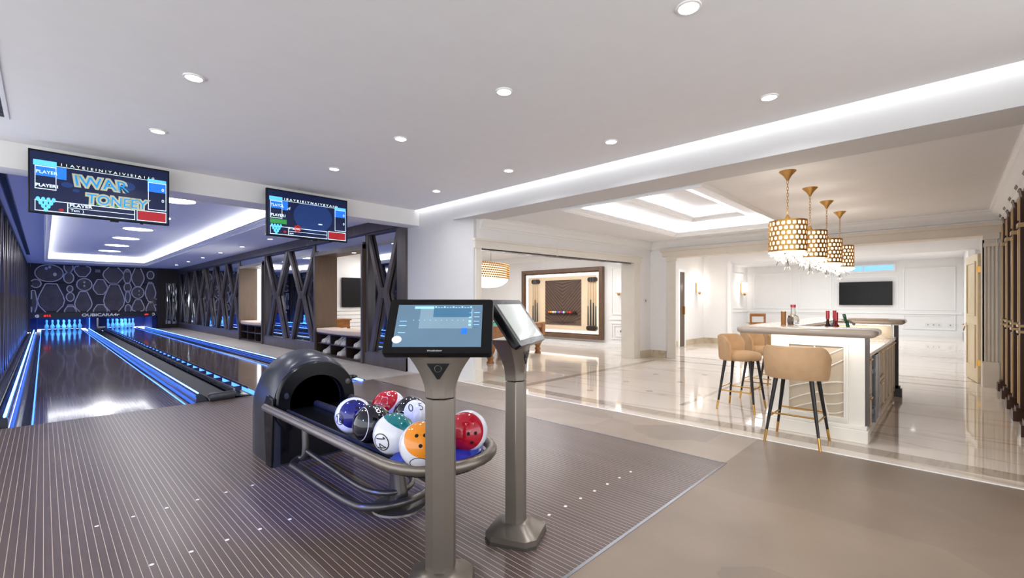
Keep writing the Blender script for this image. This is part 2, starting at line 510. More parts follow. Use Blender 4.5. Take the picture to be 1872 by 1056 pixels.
struct('wall_far', MB().box(XR, XR + .25, 5.08, 5.9, 0, 3.3).box(XR, XR + .25, -1.2, -.36, 0, 3.3).box(XR, XR + .25, -.36, 5.08, 2.51, 3.3), M['wall'])
# bar ceiling with its two stepped trays
def ring(mb, X0, X1, Y0, Y1, x0, x1, y0, y1, z0, z1):
    mb.box(X0, x0, Y0, Y1, z0, z1).box(x1, X1, Y0, Y1, z0, z1).box(x0, x1, Y0, y0, z0, z1).box(x0, x1, y1, Y1, z0, z1)
    return mb
struct('ceiling', ring(MB(), 5.62, XR + .1, -1.2, 6.3, 5.72, 9.85, 2.25, 4.45, ZBAR, ZBAR + .03), M['ceil'])
def tray(x0, x1, y0, y1, z, zt, over, watt, lip=0.07, inner=None, crown=0.1, drop=.1, col=(.94, .97, 1)):
    """ceiling recess: lip with upstand, wider hidden volume, lights behind the lip"""
    s = MB()
    ring(s, x0 - over, x1 + over, y0 - over, y1 + over, x0 - over + .02, x1 + over - .02, y0 - over + .02, y1 + over - .02, z + .03, zt)
    ring(s, x0 - .0, x1 + .0, y0 - .0, y1 + .0, x0 + .02, x1 - .02, y0 + .02, y1 - .02, z, z + lip)
    if inner:
        ring(s, x0 - over, x1 + over, y0 - over, y1 + over, *inner, zt, zt + .03)
    else:
        s.box(x0 - over, x1 + over, y0 - over, y1 + over, zt, zt + .03)
    struct('ceiling', s, M['ceil'])
    c = MB()
    zt_, w_, h_ = z + .025, crown, drop
    prof = [(-.004, 0), (w_, 0), (w_, -.12 * h_), (w_ * .82, -.2 * h_), (w_ * .78, -.32 * h_), (w_ * .62, -.42 * h_), (w_ * .42, -.56 * h_), (w_ * .3, -.72 * h_), (w_ * .28, -.8 * h_), (w_ * .14, -.86 * h_), (w_ * .12, -h_), (-.004, -h_), (-.004, 0)]
    c.loft([[(x0 + u, y0 + u, zt_ + q), (x1 - u, y0 + u, zt_ + q), (x1 - u, y1 - u, zt_ + q), (x0 + u, y1 - u, zt_ + q)] for u, q in prof], cap=False)
    struct('trim_9', c, M['white'])
    h = z + lip + .02; o2 = over * .55
    Lx, Ly = x1 - x0, y1 - y0; per = 2 * (Lx + Ly)
    a = math.radians(35)
    area_light('cove_light', ((x0 + x1) / 2, y0 - o2 + .02, h), Lx, watt * Lx / per, col, (PI - a * 0, 0, 0), 0.05)
    area_light('cove_light', ((x0 + x1) / 2, y1 + o2 - .02, h), Lx, watt * Lx / per, col, (PI, 0, 0), 0.05)
    area_light('cove_light', (x0 - o2 + .02, (y0 + y1) / 2, h), 0.05, watt * Ly / per, col, (PI, 0, 0), Ly)
    area_light('cove_light', (x1 + o2 - .02, (y0 + y1) / 2, h), 0.05, watt * Ly / per, col, (PI, 0, 0), Ly)
tray(5.72, 9.85, 2.25, 4.45, ZBAR, 3.10, .22, 320 * COVE, inner=(6.45, 9.35, 2.83, 3.87), crown=.1, drop=.09)
tray(6.45, 9.35, 2.83, 3.87, 3.10, 3.30, .2, 80 * COVE, crown=.08, drop=.08)
# cornices of the bar room
c = MB()
crown_mb(c, (5.4, byx(5.4)), (XR, byx(XR)), (0, -1), ZBAR, .16, .2)
crown_mb(c, (XR, -.6), (XR, 5.57), (-1, 0), ZBAR, .16, .2)
crown_mb(c, (5.62, -.6), (XR, -.6), (0, 1), ZBAR, .17, .22)
struct('trim_10', c, M['white'])
# wide opening: header board, pilasters
t = MB().box(XR - .05, XR + .3, -.36, 5.10, 2.49, 2.52).box(XR - .06, XR, -.60, 5.22, 2.52, 2.66).box(XR - .10, XR, -.62, 5.26, 2.64, 2.70)
struct('trim_11', t, M['cream'])
def pilaster(y0, y1):
    p = MB().box(XR - .04, XR, y0, y1, 0, 2.45)
    n = 3
    for k in range(n + 1):
        yy = y0 + (y1 - y0 - .02) * k / n
        p.box(XR - .065, XR - .04, yy, yy + .022, .42, 2.3)
    p.box(XR - .085, XR, y0 - .02, y1 + .02, 0, .38).box(XR - .075, XR, y0 - .015, y1 + .015, .38, .41)
    p.box(XR - .075, XR, y0 - .01, y1 + .01, 2.3, 2.36).box(XR - .09, XR, y0 - .02, y1 + .02, 2.42, 2.52)
    return p
struct('trim_12', pilaster(-.53, -.38), M['trim'])
struct('trim_13', MB().box(XR - .04, XR, 4.88, 5.10, 0, 2.5).box(XR - .06, XR, 4.86, 5.12, 2.4, 2.5).box(XR, XR + .25, 5.05, 5.08, 0, 2.5), M['trim'])
struct('trim_14', MB().box(XR, XR + .27, -.38, -.35, 0, 2.5), M['trim'])
# right-hand wall behind and above the display cabinet
struct('wall_right', MB().box(4.5, XR, -1.15, -1.05, 0, 3.5).box(5.5, XR, -1.1, -.6, 2.82, 3.5).box(10.62, XR, -1.1, -.6, 0, 2.85), M['cream'])

# far rooms
struct('wall_passage', MB().box(XR + .2, 15.95, 6.1, 6.3, 0, 3.2).box(15.7, 15.95, 5.25, 6.3, 0, 3.2).box(15.7, 15.95, -.32, 5.25, 2.66, 3.2).box(15.7, 15.95, -1.2, -.32, 0, 3.2), M['wall'])
struct('ceiling', MB().box(XR + .2, 15.8, -1.2, 6.3, 2.95, 3.0), M['ceil'])
struct('baseboard_passage', MB().box(XR + .25, 13.6, 6.07, 6.1, 0, .18).box(14.05, 15.7, 6.07, 6.1, 0, .18).box(15.67, 15.7, 5.27, 6.1, 0, .18), M['stone_base'])
struct('wall_parlour', MB().box(15.9, 25.5, 7.6, 7.75, 0, 3.5), M['wall'])
struct('wall_back', MB().box(25.3, 25.5, -1, 7.6, 0, 2.7).box(25.3, 25.5, -1, 1.75, 2.7, 3.5).box(25.3, 25.5, 3.95, 7.6, 2.7, 3.5).box(25.3, 25.5, 1.75, 3.95, 3.02, 3.5), M['wall'])
struct('wall_side', MB().box(XR + .2, 25.5, -.75, -.6, 0, 3.5).box(15.9, 25.5, -.75, -.32, 0, 3.5), M['wall'])
struct('ceiling', MB().box(15.9, 25.5, -1, 7.7, 3.15, 3.2), M['ceil'])
w = MB()
X, U, Rr = 25.3, (0, 0, 1), (0, -1, 0)
for y, wd in ((7.3, 1.7), (5.4, 0.0), (5.3, 1.3), (1.5, 1.6)):
    if wd:
        frame_mb(w, (X, y, 1.05), Rr, U, wd, 1.75, .05, .03)
        frame_mb(w, (X, y, .25), Rr, U, wd, .6, .04, .03)
w.box(X - .04, X, -.3, 7.6, .88, .94).box(X - .05, X, -.3, 7.6, 0, .2)
frame_mb(w, (X, 3.95, 1.05), Rr, U, 2.3, 1.45, .04, .02)
w.box(15.95, X, 7.56, 7.6, .88, .94)
frame_mb(w, (17.5, 7.6, 1.05), (1, 0, 0), U, 3.0, 1.75, .05, .03)
frame_mb(w, (21.2, 7.6, 1.05), (1, 0, 0), U, 3.4, 1.75, .05, .03)
struct('trim_15', w, M['white'])
struct('trim_16', MB().box(15.62, 15.7, 5.2, 5.3, 0, 2.7).box(15.62, 15.7, -.4, -.28, 0, 2.66), M['white'])
wf = MB(); frame_mb(wf, (25.29, 3.95, 2.7), Rr, U, 2.2, .32, .05, .06)
wf.box(25.2, 25.3, 1.75, 3.95, 2.66, 2.7)
wn = struct('window_1', wf, M['white'])
obj('pane', MB().box(25.36, 25.38, 1.8, 3.9, 2.74, 2.98), M['sky'], wn)
obj('sash_bar', MB().box(25.25, 25.36, 2.82, 2.86, 2.74, 2.98), M['white'], wn)
# dark passage door and open cream door leaf
d1 = struct('door_1', MB().box(13.66, 14.02, 6.05, 6.09, 0.0, 2.32), M['doord'])
struct('trim_17', MB().box(13.58, 13.66, 6.03, 6.1, 0, 2.4).box(14.02, 14.1, 6.03, 6.1, 0, 2.4).box(13.66, 14.02, 6.03, 6.1, 2.32, 2.4), M['white'])
obj('door_handle', MB().box(13.93, 13.97, 6.0, 6.05, 1.0, 1.25), M['gold'], d1)
d2m = MB().box(11.12, 12.05, -.355, -.31, 0.01, 2.22)
frame_mb(d2m, (11.25, -.31, .25), (1, 0, 0), U, .66, .75, .03, -.015); frame_mb(d2m, (11.25, -.31, 1.15), (1, 0, 0), U, .66, .95, .03, -.015)
swing = Matrix.Translation((11.12, -.335, 0)) @ Matrix.Rotation(math.radians(8), 4, 'Z') @ Matrix.Translation((-11.12, .335, 0))
d2 = struct('door_2', d2m.xf(swing), M['doorb'])
hd = MB(); hd.lathe([(.0, 0), (.03, .0), (.03, .01), (0, .012)], (0, 0, 0), 12).xf(Matrix.Rotation(-PI / 2, 4, 'X'))
hd.xf(Matrix.Translation((11.98, -.31, .98))); hd.tube([(11.98, -.28, .98), (11.98, -.25, .98), (11.84, -.25, .98)], .009, 8)
hd.tube([(11.98, -.29, .94), (11.96, -.27, .86), (12.0, -.27, .86)], .008, 8, True)
obj('door_handle', hd.xf(swing), M['gold'], d2)
obj('hinge', MB().box(11.11, 11.13, -.37, -.3, .3, .4).box(11.11, 11.13, -.37, -.3, 1.9, 2.0), M['gold'], d2)

# billiard room shell
struct('wall_billiards_right', MB().box(12.2, 12.45, 6.3, 15.5, 0, 3.4), M['wall'])
struct('wall_billiards_back', MB().box(5.6, 12.4, 14.6, 14.8, 0, 3.4), M['wall'])
struct('ceiling', MB().box(5.65, 12.4, 6.3, 14.8, 3.0, 3.05), M['ceil'])
sl = MB()
for k in range(9): sl.box(6.4, 9.9, 14.55, 14.6, .05 + k * .13, .165 + k * .13)
struct('trim_18', sl, M['white'])
w = MB()
frame_mb(w, (12.2, 7.55, 1.0), Rr, U, .62, 1.45, .03, .025); frame_mb(w, (12.2, 7.55, .25), Rr, U, .62, .5, .03, .025)
frame_mb(w, (12.2, 7.45, .33), Rr, U, .42, .34, .02, .025)
w.box(12.17, 12.2, 6.5, 7.62, .84, .88).box(12.16, 12.2, 6.5, 14.6, 0, .12)
struct('trim_19', w, M['white'])
t = thing('console_table', 'small brown wooden table seen through the near shoe niche', 'table', (6.3, 13.7, 0))
obj('table_top', MB().box(-.38, .36, -.3, .3, .82, .87), M['oak'], t); obj('apron', MB().box(-.34, .32, -.27, .27, .6, .82), M['oak'], t)
for q in ((-.31, -.24), (.29, -.24), (-.31, .24), (.29, .24)): obj('leg', MB().cyl((*q, 0), (*q, .62), .03, .05, 10), M['oak'], t)
c = MB(); crown_mb(c, (12.2, 6.4), (12.2, 14.6), (-1, 0), 3.0, .16, .2); crown_mb(c, (5.7, 14.6), (12.2, 14.6), (0, -1), 3.0, .16, .2)
struct('trim_20', c, M['white'])

# lane hall shell
struct('wall_left', MB().box(-.75, -.62, 7.81, 33, 0, 3.3), M['darkw'])
struct('ceiling', ring(MB(), -.75, 5.3, 7.81, 33, 0.0, 3.35, 9.0, 26.9, ZL, ZL + .03), M['ceil'])
tray(0.0, 3.35, 9.0, 26.9, ZL, 3.42, .22, 560 * COVE, crown=.12, drop=.11)
struct('wall_lattice', MB().box(XB + .12, XB + .22, 18.95, 30.4, 0, 3.3).box(XB + .12, XB + .22, 12.22, 16.33, 0, 3.3).box(XB + .12, XB + .22, 7.84, 9.55, 0, 3.3).box(XB + .12, XB + .22, 9.55, 12.22, 2.66, 3.3).box(XB + .12, XB + .22, 16.33, 18.95, 2.66, 3.3), M['darkw'])
struct('wall_lane_end', MB().box(4.16, XB + .2, 30.02, 30.3, 0, 3.2), M['darkw'])
struct('wall_lane_end', MB().box(-.75, -.43, 30.0, 30.3, 0, 3.2), M['darkw'])
struct('wall_pit', MB().box(-.75, 4.3, 33, 33.2, 0, 3.2).box(4.16, 4.3, 30.3, 33, 0, 3.2), M['pit'])
struct('trim_21', MB().box(5.0, XB + .12, 7.84, 30.0, 2.92, ZL), M['dark'])
struct('trim_22', MB().box(5.04, XB + .12, 18.95, 30.0, 0, .26).box(5.04, XB + .12, 12.24, 16.31, 0, .26).box(5.04, XB + .12, 7.84, 9.53, 0, .26), M['dark'])
sg = MB(); sg.box(-.44, -.36, 9, 24.7, ZL - .004, ZL + .01)
v = thing('air_diffuser', 'long black linear air slot in the blue-lit ceiling left of the lanes', 'air vent', (-.4, 16, ZL))
obj('slot', MB().box(-.035, .035, -7, 8.7, -.004, .0), M['vent'], v)
obj('slot_frame', MB().box(-.05, -.035, -7, 8.7, -.007, 0).box(.035, .05, -7, 8.7, -.007, 0), M['alu'], v)
v = thing('air_diffuser', 'black slotted air vent in the pale ceiling at the left edge of the photo', 'air vent', (-.3, 5.6, ZC))
fr = MB(); ring(fr, -.11, .07, -1.2, .93, -.045, .04, -1.15, .88, -.008, 0)
obj('slot_frame', fr, M['white'], v)
obj('slot', MB().box(-.045, .04, -1.15, .88, -.004, 0), M['vent'], v)
for k in range(16): obj('vane', MB().box(-.045, .04, -1.1 + k * .125, -1.09 + k * .125, -.007, -.003), M['alu'], v)

# ------------------------------------------------------------------ lamps in the ceilings
def downlight(label, loc, r, group, watt, blade=None):
    t = thing('recessed_downlight', label, 'ceiling light', loc, 0, group)
    m_ = MB(); m_.lathe([(r, -.002), (r * 1.22, -.003), (r * 1.25, -.008), (r * 1.1, -.012), (r, -.010)], n=24)
    mm = MB()
    ri = []
    for q, zz in ((r, -.001), (r * 1.25, -.001), (r * 1.22, -.010), (r, -.012)):
        ri.append([(q * math.cos(2 * PI * k / 28), q * math.sin(2 * PI * k / 28), zz) for k in range(28)])
    ri.append(ri[0])
    mm.loft(ri, cap=False)
    obj('trim_ring', mm, M['white'], t)
    obj('lamp_lens', MB().lathe([(0.0, -.001), (r * .98, -.001), (r * .9, -.009), (0, -.010)], n=24), M['lens'], t)
    area_light('downlight_lamp', (loc[0], loc[1], loc[2] - .02), r * 1.9, watt, (.97, .98, 1), (0, 0, 0), spread=math.radians(150))
    return t
rows = {1.13: 'first row nearest the viewer', 2.69: 'second row', 4.27: 'third row', 5.88: 'last row before the header'}
cols = {.82: 'left', 2.68: 'middle', 4.34: 'right'}
for y, rn in rows.items():
    for x, cn in cols.items():
        if (x, y) in ((.82, 1.13), (.82, 2.69)): continue
        downlight('small round ceiling downlight, %s column, %s' % (cn, rn), (x, y, ZC), .058, 'downlights in the lounge ceiling', MAIN_W)
nm = ['nearest', 'second', 'third', 'fourth', 'fifth', 'sixth', 'farthest']
for k in range(7):
    y = 11.1 + k * 2.6
    downlight('large round flush light in the lane ceiling recess, %s of seven' % nm[k], (1.83, y, 3.42), .33, 'round lights over the lanes', ROUND_W)
    if k < 7: downlight('small downlight in the blue ceiling strip above the lattice wall, %s of seven' % nm[k], (4.4, 11.1 + 2.57 * k, ZL), .06, 'downlights along the lattice wall', SMALL_W)
for (x, y, z, lb) in ((13.3, 4.9, 2.95, 'small downlight in the passage ceiling, left one seen just under the opening header'), (12.6, 3.3, 2.95, 'small downlight in the passage ceiling, right of the other one'),
                     (21.5, 1.0, 3.15, 'small downlight in the far room ceiling, right of the window')):
    downlight(lb, (x, y, z), .06, None, 14)
for k, (x, y) in enumerate(((9.0, 7.2), (10.9, 7.6))):
    downlight('small downlight in the billiard room ceiling, %s one' % ('left', 'right')[k], (x, y, 3.0), .06, None, 14)
# broad fill panels added to brighten the rooms beyond, not fixtures of those rooms
area_light('room_fill', (13.2, 2.8, 2.93), 3.0, 110, (.97, .98, 1), size_y=3)
area_light('room_fill', (20.5, 3.5, 3.12), 5.0, 240, (.90, .95, 1), size_y=4)
area_light('room_fill', (9.6, 9.5, 2.98), 2.5, 115, (.97, .98, 1), size_y=3)
area_light('room_fill', (8, 13.2, 2.98), 2.0, 60, (.97, .98, 1), size_y=1.6)

# ================================================================== BOWLING LANES
def lane(label, x0, x1, gl, gr, group='bowling lanes'):
    """x0,x1 lane edges; gl/gr outer edges of the two gutters"""
    t = thing('bowling_lane', label, 'bowling lane', (0, YF, 0), 0, group)
    y1 = 32.8 - YF
    obj('lane_surface', MB().box(x0, x1, 0, y1, -.09, -.002), M['lane'], t)
    for a, b in ((gl, x0), (x1, gr)):
        g = MB(); n = 8; c = (a + b) / 2; r = abs(b - a) / 2
        rin = [[(c + r * math.cos(PI + PI * k / n), yy, -.01 + .07 * math.sin(PI + PI * k / n)) for k in range(n + 1)] + [(c + r, yy, -.12), (c - r, yy, -.12)] for yy in (0, y1)]
        g.loft(rin)
        obj('gutter', g, M['gutter'], t)
    for x in (x0 - .012, x1 + .012):
        obj('edge_light', MB().box(x - .006, x + .006, 0.02, y1, -.06, .002), M['led2'], t)
    return t
lane('left bowling lane with dark striped glossy boards and blue-lit edges', -.08, 1.33, -.27, 1.47)
lane('right bowling lane with dark striped glossy boards, between the ladder rail and the side path', 2.30, 3.38, 2.18, 3.60)
def bumper(label, x, side, y0, y1, top=.115, led='led'):
    """side=+1: lane lies towards +x"""
    t = thing('bumper_rail', label, 'bumper rail', (x, y0, 0), 0, 'bumper rails along the gutters')
    L = y1 - y0
    b = MB(); prof = [(-.10, -.05), (-.09, .03), (-.02, top - .01), (.02, top), (.03, top - .02), (.035, .02), (.03, -.05)]
    b.slab([(side * u, 0, z) for u, z in prof], (0, L, 0))
    obj('rail_body', b, M['gutter'], t)
    obj('led_strip', MB().box(side * -.006, side * .014, 0.05, L, top - .004, top + .005), M[led], t)
    obj('cap_rail', MB().box(side * .024, side * .04, 0.02, L, top - .05, top - .02), M['alu'], t)
    return t
bumper('blue-lit bumper rail along the left edge of the left lane', -.31, 1, YF + .05, 29.85, led='led3')
bumper('blue-lit bumper rail between the left lane and the black divider channel', 1.51, -1, YF + .05, 29.85)
bumper('blue-lit bumper rail along the side path by the lattice wall', 3.64, -1, YF + .05, 29.85)
# outermost left channel against the mirror wall
t = thing('side_channel', 'grey metal channel on the floor between the mirror wall and the left bumper', 'floor channel', (-.48, YF, 0))
obj('channel_floor', MB().box(-.12, .06, 0, 22.3, -.1, -.04), M['chan'], t)
obj('channel_edge', MB().box(-.13, -.10, 0, 22.3, -.06, .03).box(.04, .06, 0, 22.3, -.06, .05), M['alu'], t)
obj('channel_cover', MB().slab([(-.09, 0, .0), (.03, 0, -.03), (.03, 0, -.05), (-.09, 0, -.03)], (0, 22.3, 0)), M['gutter'], t)
# divider with the ladder-like ball return track
t = thing('lane_divider', 'black divider between the two lanes carrying a ladder-like rail and a padded end roller', 'lane divider', (1.9, YF, 0))
L = 22.1
obj('divider_base', MB().box(-.28, .27, 0, L, -.1, -.02), M['chan'], t)
obj('divider_cover', MB().slab([(-.28, 0, .03), (-.08, 0, .09), (.02, 0, .03), (.02, 0, -.02), (-.28, 0, -.02)], (0, L, 0)), mat('matt black rubber', rgb(16, 16, 19), .5, spec=.2), t)
obj('ladder_rail', MB().box(.03, .055, .05, L, .10, .13), M['alu'], t)
obj('ladder_rail', MB().box(.22, .245, .05, L, .10, .13), M['alu'], t)
for k in range(40):
    y = .35 + k * .55
    obj('rung', MB().slab([(.04, y, .10), (.235, y + .05, .10), (.235, y + .05, .04), (.15, y + .03, .0), (.04, y, .03)], (0, .035, 0)), M['blkm'], t)
obj('inner_track', MB().slab([(.04, 0, .05), (.23, 0, .02), (.23, 0, .0), (.04, 0, .03)], (0, L, 0)), M['gutter'], t)
er = MB(); er.tube([(-.29, -.02, .05), (-.27, -.02, .055), (.02, .0, .055), (.04, .0, .05)], [.045, .06, .06, .045], 16)
obj('end_roller', er, M['blkm'], t)
# side channel by the path
t = thing('side_channel', 'black channel with sloped fins between the right lane bumper and the stone path', 'floor channel', (3.87, YF, 0))
obj('channel_floor', MB().box(-.12, .11, 0, 22.3, -.1, -.03), M['chan'], t)
obj('channel_edge', MB().box(.08, .11, 0, 22.3, -.03, .02), M['alu'], t)
obj('led_strip', MB().box(.045, .065, 0.0, 22.3, -.01, .025), M['led'], t)
for k in range(32):
    y = .4 + k * .68
    obj('fin', MB().slab([(-.1, y, .06), (.04, y + .03, .02), (.04, y + .03, -.03), (-.1, y, -.03)], (0, .04, 0)), M['blkm'], t)

# pins
def pin_mb():
    s = .5 / .381
    pr = [(0, 0), (.026, 0), (.029, .01), (.036, .04), (.0505, .085), (.0605, .115), (.0595, .14), (.05, .175), (.0355, .205), (.0255, .235), (.0235, .255), (.0265, .29), (.032, .325), (.0325, .34), (.0285, .362), (.016, .377), (0, .381)]
    return MB().lathe([(r * s * 1.05, z * s) for r, z in pr], n=16)
p0_ = thing('bowling_pin', 'x', 'bowling pin', (0, 0, 0), 0, 'pins at the end of the left lane')
obj('pin_body', pin_mb(), M['pin'], p0_)
first = True
rown = ['head pin', 'second row', 'third row', 'back row']
for ln, x0, grp in (('left', .69, 'pins at the end of the left lane'), ('right', 2.86, 'pins at the end of the right lane')):
    for r in range(4):
        for k in range(r + 1):
            sp = .395 if ln == 'left' else .34
            x = x0 + (k - r / 2) * sp; y = 31.2 + r * .25
            lb = 'blue-lit white bowling pin of the %s lane, %s' % (ln, 'head pin nearest the viewer' if r == 0 else '%s, pin %s from the left' % (rown[r], ('one', 'two', 'three', 'four')[k]))
            if first:
                p0_.location = (x, y, 0); p0_['label'] = lb; first = False
            else:
                dup(p0_, (x, y, 0), label=lb, group=grp)
for x in (.69, 2.86):
    area_light('pit_lamp', (x, 30.6, .6), 1.2, 22, (.10, .38, 1), (math.radians(55), 0, 0), .1)
    area_light('pit_lamp', (x, 31.6, 1.1), 1.2, 18, (.10, .38, 1), (0, 0, 0), 1.0)

# pin deck surround + machine
t = thing('pinsetter_housing', 'dark blue pin deck surround under the name band at the lane ends', 'pinsetter', (1.9, 30, 0))
obj('side_wall', MB().box(-2.35, -2.12, 0.1, 2.9, 0, .64), M['pit'], t)
obj('side_wall', MB().box(2.05, 2.25, 0.1, 2.9, 0, .64), M['pit'], t)
obj('centre_wall', MB().box(-.38, .28, 0.1, 2.9, 0, .64), M['pit'], t)
obj('ball_lift', MB().box(-.12, .22, -.35, .08, 0, .1).box(-.1, .2, -.3, .08, .12, .2).box(-.1, -.04, 0, .08, .2, .6), M['alu'], t)
obj('blue_edge', MB().box(-.37, -.34, .05, .1, 0, .64), M['led2'], t)
# masking band
t = thing('masking_band', 'dark band with white lettering and red lane numbers above the pins', 'sign band', (0, 29.9, 0))
obj('band', MB().box(-.42, 4.14, 0, .1, .63, .88), M['mat_band'] if 'mat_band' in M else mat('navy black band', rgb(30, 32, 44), 0.3), t)
wh = mat('white lettering', rgb(235, 235, 235), 0.5, emit=.25)
rd = mat('red lane number', rgb(235, 50, 40), 0.5, emit=1.2)
obj('lettering', text_mb('OUBICARA4r', .19, (1.26, -.005, .69), (1, 0, 0), (0, 0, 1), .01, sx=1.22, bold=.004), wh, t)
obj('lane_number', text_mb('#12', .12, (.0, -.005, .71), (1, 0, 0), (0, 0, 1), .01, sx=1.2, bold=.004), rd, t)
obj('lane_number', text_mb('#2•', .1, (3.62, -.005, .71), (1, 0, 0), (0, 0, 1), .01, sx=1.2, bold=.004), rd, t)
obj('band_emblem', text_mb('G', .17, (-.28, -.005, .68), (1, 0, 0), (0, 0, 1), .01, bold=.01), wh, t)
obj('band_emblem', text_mb('C', .17, (4.04, -.005, .69), (-1, 0, 0), (0, 0, 1), .01, bold=.006), wh, t)
# mural
t = thing('mural_panel', 'charcoal mural board with pale outlines of bowling pins and balls above the lanes', 'mural', (0, 29.95, 0))
obj('lower_board', MB().box(-.42, 4.14, 0, .06, .88, 2.26), M['mural'], t)
obj('upper_board', MB().box(-.42, 4.14, 0, .06, 2.29, 3.14), M['mural'], t)
def mx(zx): return -.41 + (zx - 178) / 710 * 4.53
def mz(zy): return 3.13 - (zy - 76) / 266 * 2.27
out = MB(); fill = MB(); hl = MB()
def clipz(z): return min(3.10, max(.91, z))
def clipx(x): return min(4.10, max(-.39, x))
def mshape(pts, f=True):
    P = [(clipx(mx(x)), clipz(mz(y))) for x, y in pts]
    for i in range(len(P)):
        a, b = P[i], P[(i + 1) % len(P)]
        if abs(a[0] - b[0]) + abs(a[1] - b[1]) < 1e-4: continue
        if (a[1] == b[1] and a[1] in (3.10, .91)) or (a[0] == b[0] and a[0] in (4.10, -.39)): continue
        out.obar((a[0], -.012, a[1]), (b[0], -.012, b[1]), .042, .03, (0, 1, 0))
    if f:
        c = [(sum(p[0] for p in P) / len(P)), (sum(p[1] for p in P) / len(P))]
        Q = [(c[0] + (p[0] - c[0]) * .9, -.003, c[1] + (p[1] - c[1]) * .9) for p in P]
        fill.slab(Q, (0, .004, 0))
def mell(x, y, rx, ry, n=24): mshape([(x + rx * math.cos(2 * PI * k / n), y + ry * math.sin(2 * PI * k / n)) for k in range(n)])
def mhex(x, y, w, h, t=.42, inn=.5): mshape([(x - w * t / 2 * 1, y - h / 2), (x + w * t / 2, y - h / 2), (x + w * .44, y - h * .12), (x + w / 2, y + h * .05), (x + w * .44, y + h * .22), (x + w * t / 2 * .95, y + h / 2), (x - w * t / 2 * .95, y + h / 2), (x - w * .44, y + h * .22), (x - w / 2, y + h * .05), (x - w * .44, y - h * .12)])
for a in ((270, 125, 72, 46), (455, 183, 42, 34), (768, 225, 38, 34), (203, 182, 26, 22)): mell(*a)
for x, y in ((262, 98), (274, 92), (300, 132)): hl.lathe([(0, 0), (9 * .0064, 0), (9 * .0064, .006), (0, .006)], (0, 0, 0), 12) if False else None
for x, y, r in ((255, 100, 8), (272, 92, 8), (299, 131, 10), (455, 170, 6), (455, 190, 6), (776, 215, 5), (776, 238, 4)):
    n = 12; hl.slab([(mx(x + r * math.cos(2 * PI * k / n)), -.008, mz(y + r * math.sin(2 * PI * k / n))) for k in range(n)], (0, .008, 0))
for a in ((280, 265, 138, 165), (445, 95, 92, 88), (620, 118, 122, 108), (625, 265, 124, 168), (450, 285, 96, 124), (545, 195, 84, 84), (545, 330, 82, 68), (768, 132, 80, 112), (848, 222, 68, 112), (770, 312, 78, 90), (850, 326, 64, 80), (380, 330, 66, 56), (190, 280, 40, 120)): mhex(*a)
for a in ((370, 88, 24, 30), (371, 147, 27, 30), (377, 208, 16, 18), (379, 253, 21, 24), (703, 130, 23, 44), (705, 195, 22, 28), (706, 250, 15, 36), (708, 322, 19, 26), (848, 118, 22, 24), (878, 280, 14, 20)): mell(*a, 16)
for cx_, cy_, w_ in ((530, 98, 30), (379, 296, 34), (703, 92, 26), (845, 160, 26)):
    for k in range(3): out.obar((mx(cx_ - w_ / 2), -.012, mz(cy_ + k * 6)), (mx(cx_ + w_ / 2), -.012, mz(cy_ + k * 6)), .02, .02, (0, 1, 0))
obj('pin_outlines', out, M['line'], t); obj('shaded_shapes', fill, M['mural2'], t); obj('highlight_dots', hl, M['line'], t)
obj('board_joint', MB().box(-.42, 4.14, .01, .06, 2.26, 2.29), M['void'], t)

# dark door at the end of the path with zigzag mirror inlay
d = struct('door_3', MB().box(4.32, 5.06, 29.96, 30.02, 0.02, 2.75), M['darkw'])
obj('mirror_inlay', MB().box(4.5, 4.98, 29.945, 29.96, .22, 2.38), M['mirror'], d)
zb = MB()
for a, b in (((4.55, 2.38), (4.62, 1.4)), ((4.72, 2.38), (4.62, 1.4)), ((4.74, 2.38), (4.86, 1.4)), ((4.93, 2.38), (4.86, 1.4)), ((4.62, 1.4), (4.56, .22)), ((4.64, 1.4), (4.74, .22)), ((4.84, 1.4), (4.76, .22)), ((4.88, 1.4), (4.95, .22))):
    zb.obar((a[0], 29.935, a[1]), (b[0], 29.935, b[1]), .05, .03, (0, 1, 0))
obj('zigzag_bars', zb, M['dark'], d)
obj('door_handle', MB().box(5.0, 5.02, 29.9, 29.96, 1.15, 1.45), M['alu'], d)

# ================================================================== LATTICE MIRROR WALLS
def lattice(label, y0, y1, nx, x, side, z0=.26, z1=2.92, group='mirrored lattice panels', half=False):
    """panel on plane x, room side = -side; X-shaped bars in front of mirror"""
    t = thing('lattice_mirror_panel', label, 'wall panel', (x, y0, z0), 0, group)
    L = y1 - y0; H = z1 - z0; d = .05
    obj('mirror', MB().box(side * .09, side * .12, 0, L, 0, H), M['mirror'], t)
    fr = MB()
    for a, b in ((0, .09), (L - .09, L)): fr.box(0, side * .11, a, b, 0, H)
    fr.box(0, side * .11, .09, L - .09, 0, .03).box(0, side * .11, .09, L - .09, H - .03, H)
    obj('panel_frame', fr, M['dark'], t)
    br = MB(); p = L / nx; zm = H * .50; w = .15
    for k in range(nx):
        c = (k + .5) * p; a = p * .47
        wv = w * (1.0 if k % 2 == 0 else 1.25)
        for s_ in (-1, 1):
            for (ya, za, yb, zb_) in ((c + s_ * .07, zm - .1, c + s_ * a, H - .02), (c + s_ * .07, zm + .1, c + s_ * a * .8, .02)):
                hw = wv / 2
                q_ = .012 + .004 * s_ + (.002 if za > zm else 0)
                br.slab([(side * q_, ya - hw, za), (side * q_, ya + hw, za), (side * q_, min(L - .01, yb + hw), zb_), (side * q_, max(.01, yb - hw), zb_)], (side * .06, 0, 0))
    for k in range(nx):
        c = (k + .5) * p
        br.box(side * .02, side * .08, c - .13, c + .13, zm - .11, zm + .11)
    obj('lattice_bars', br, M['dark'], t)
    return t
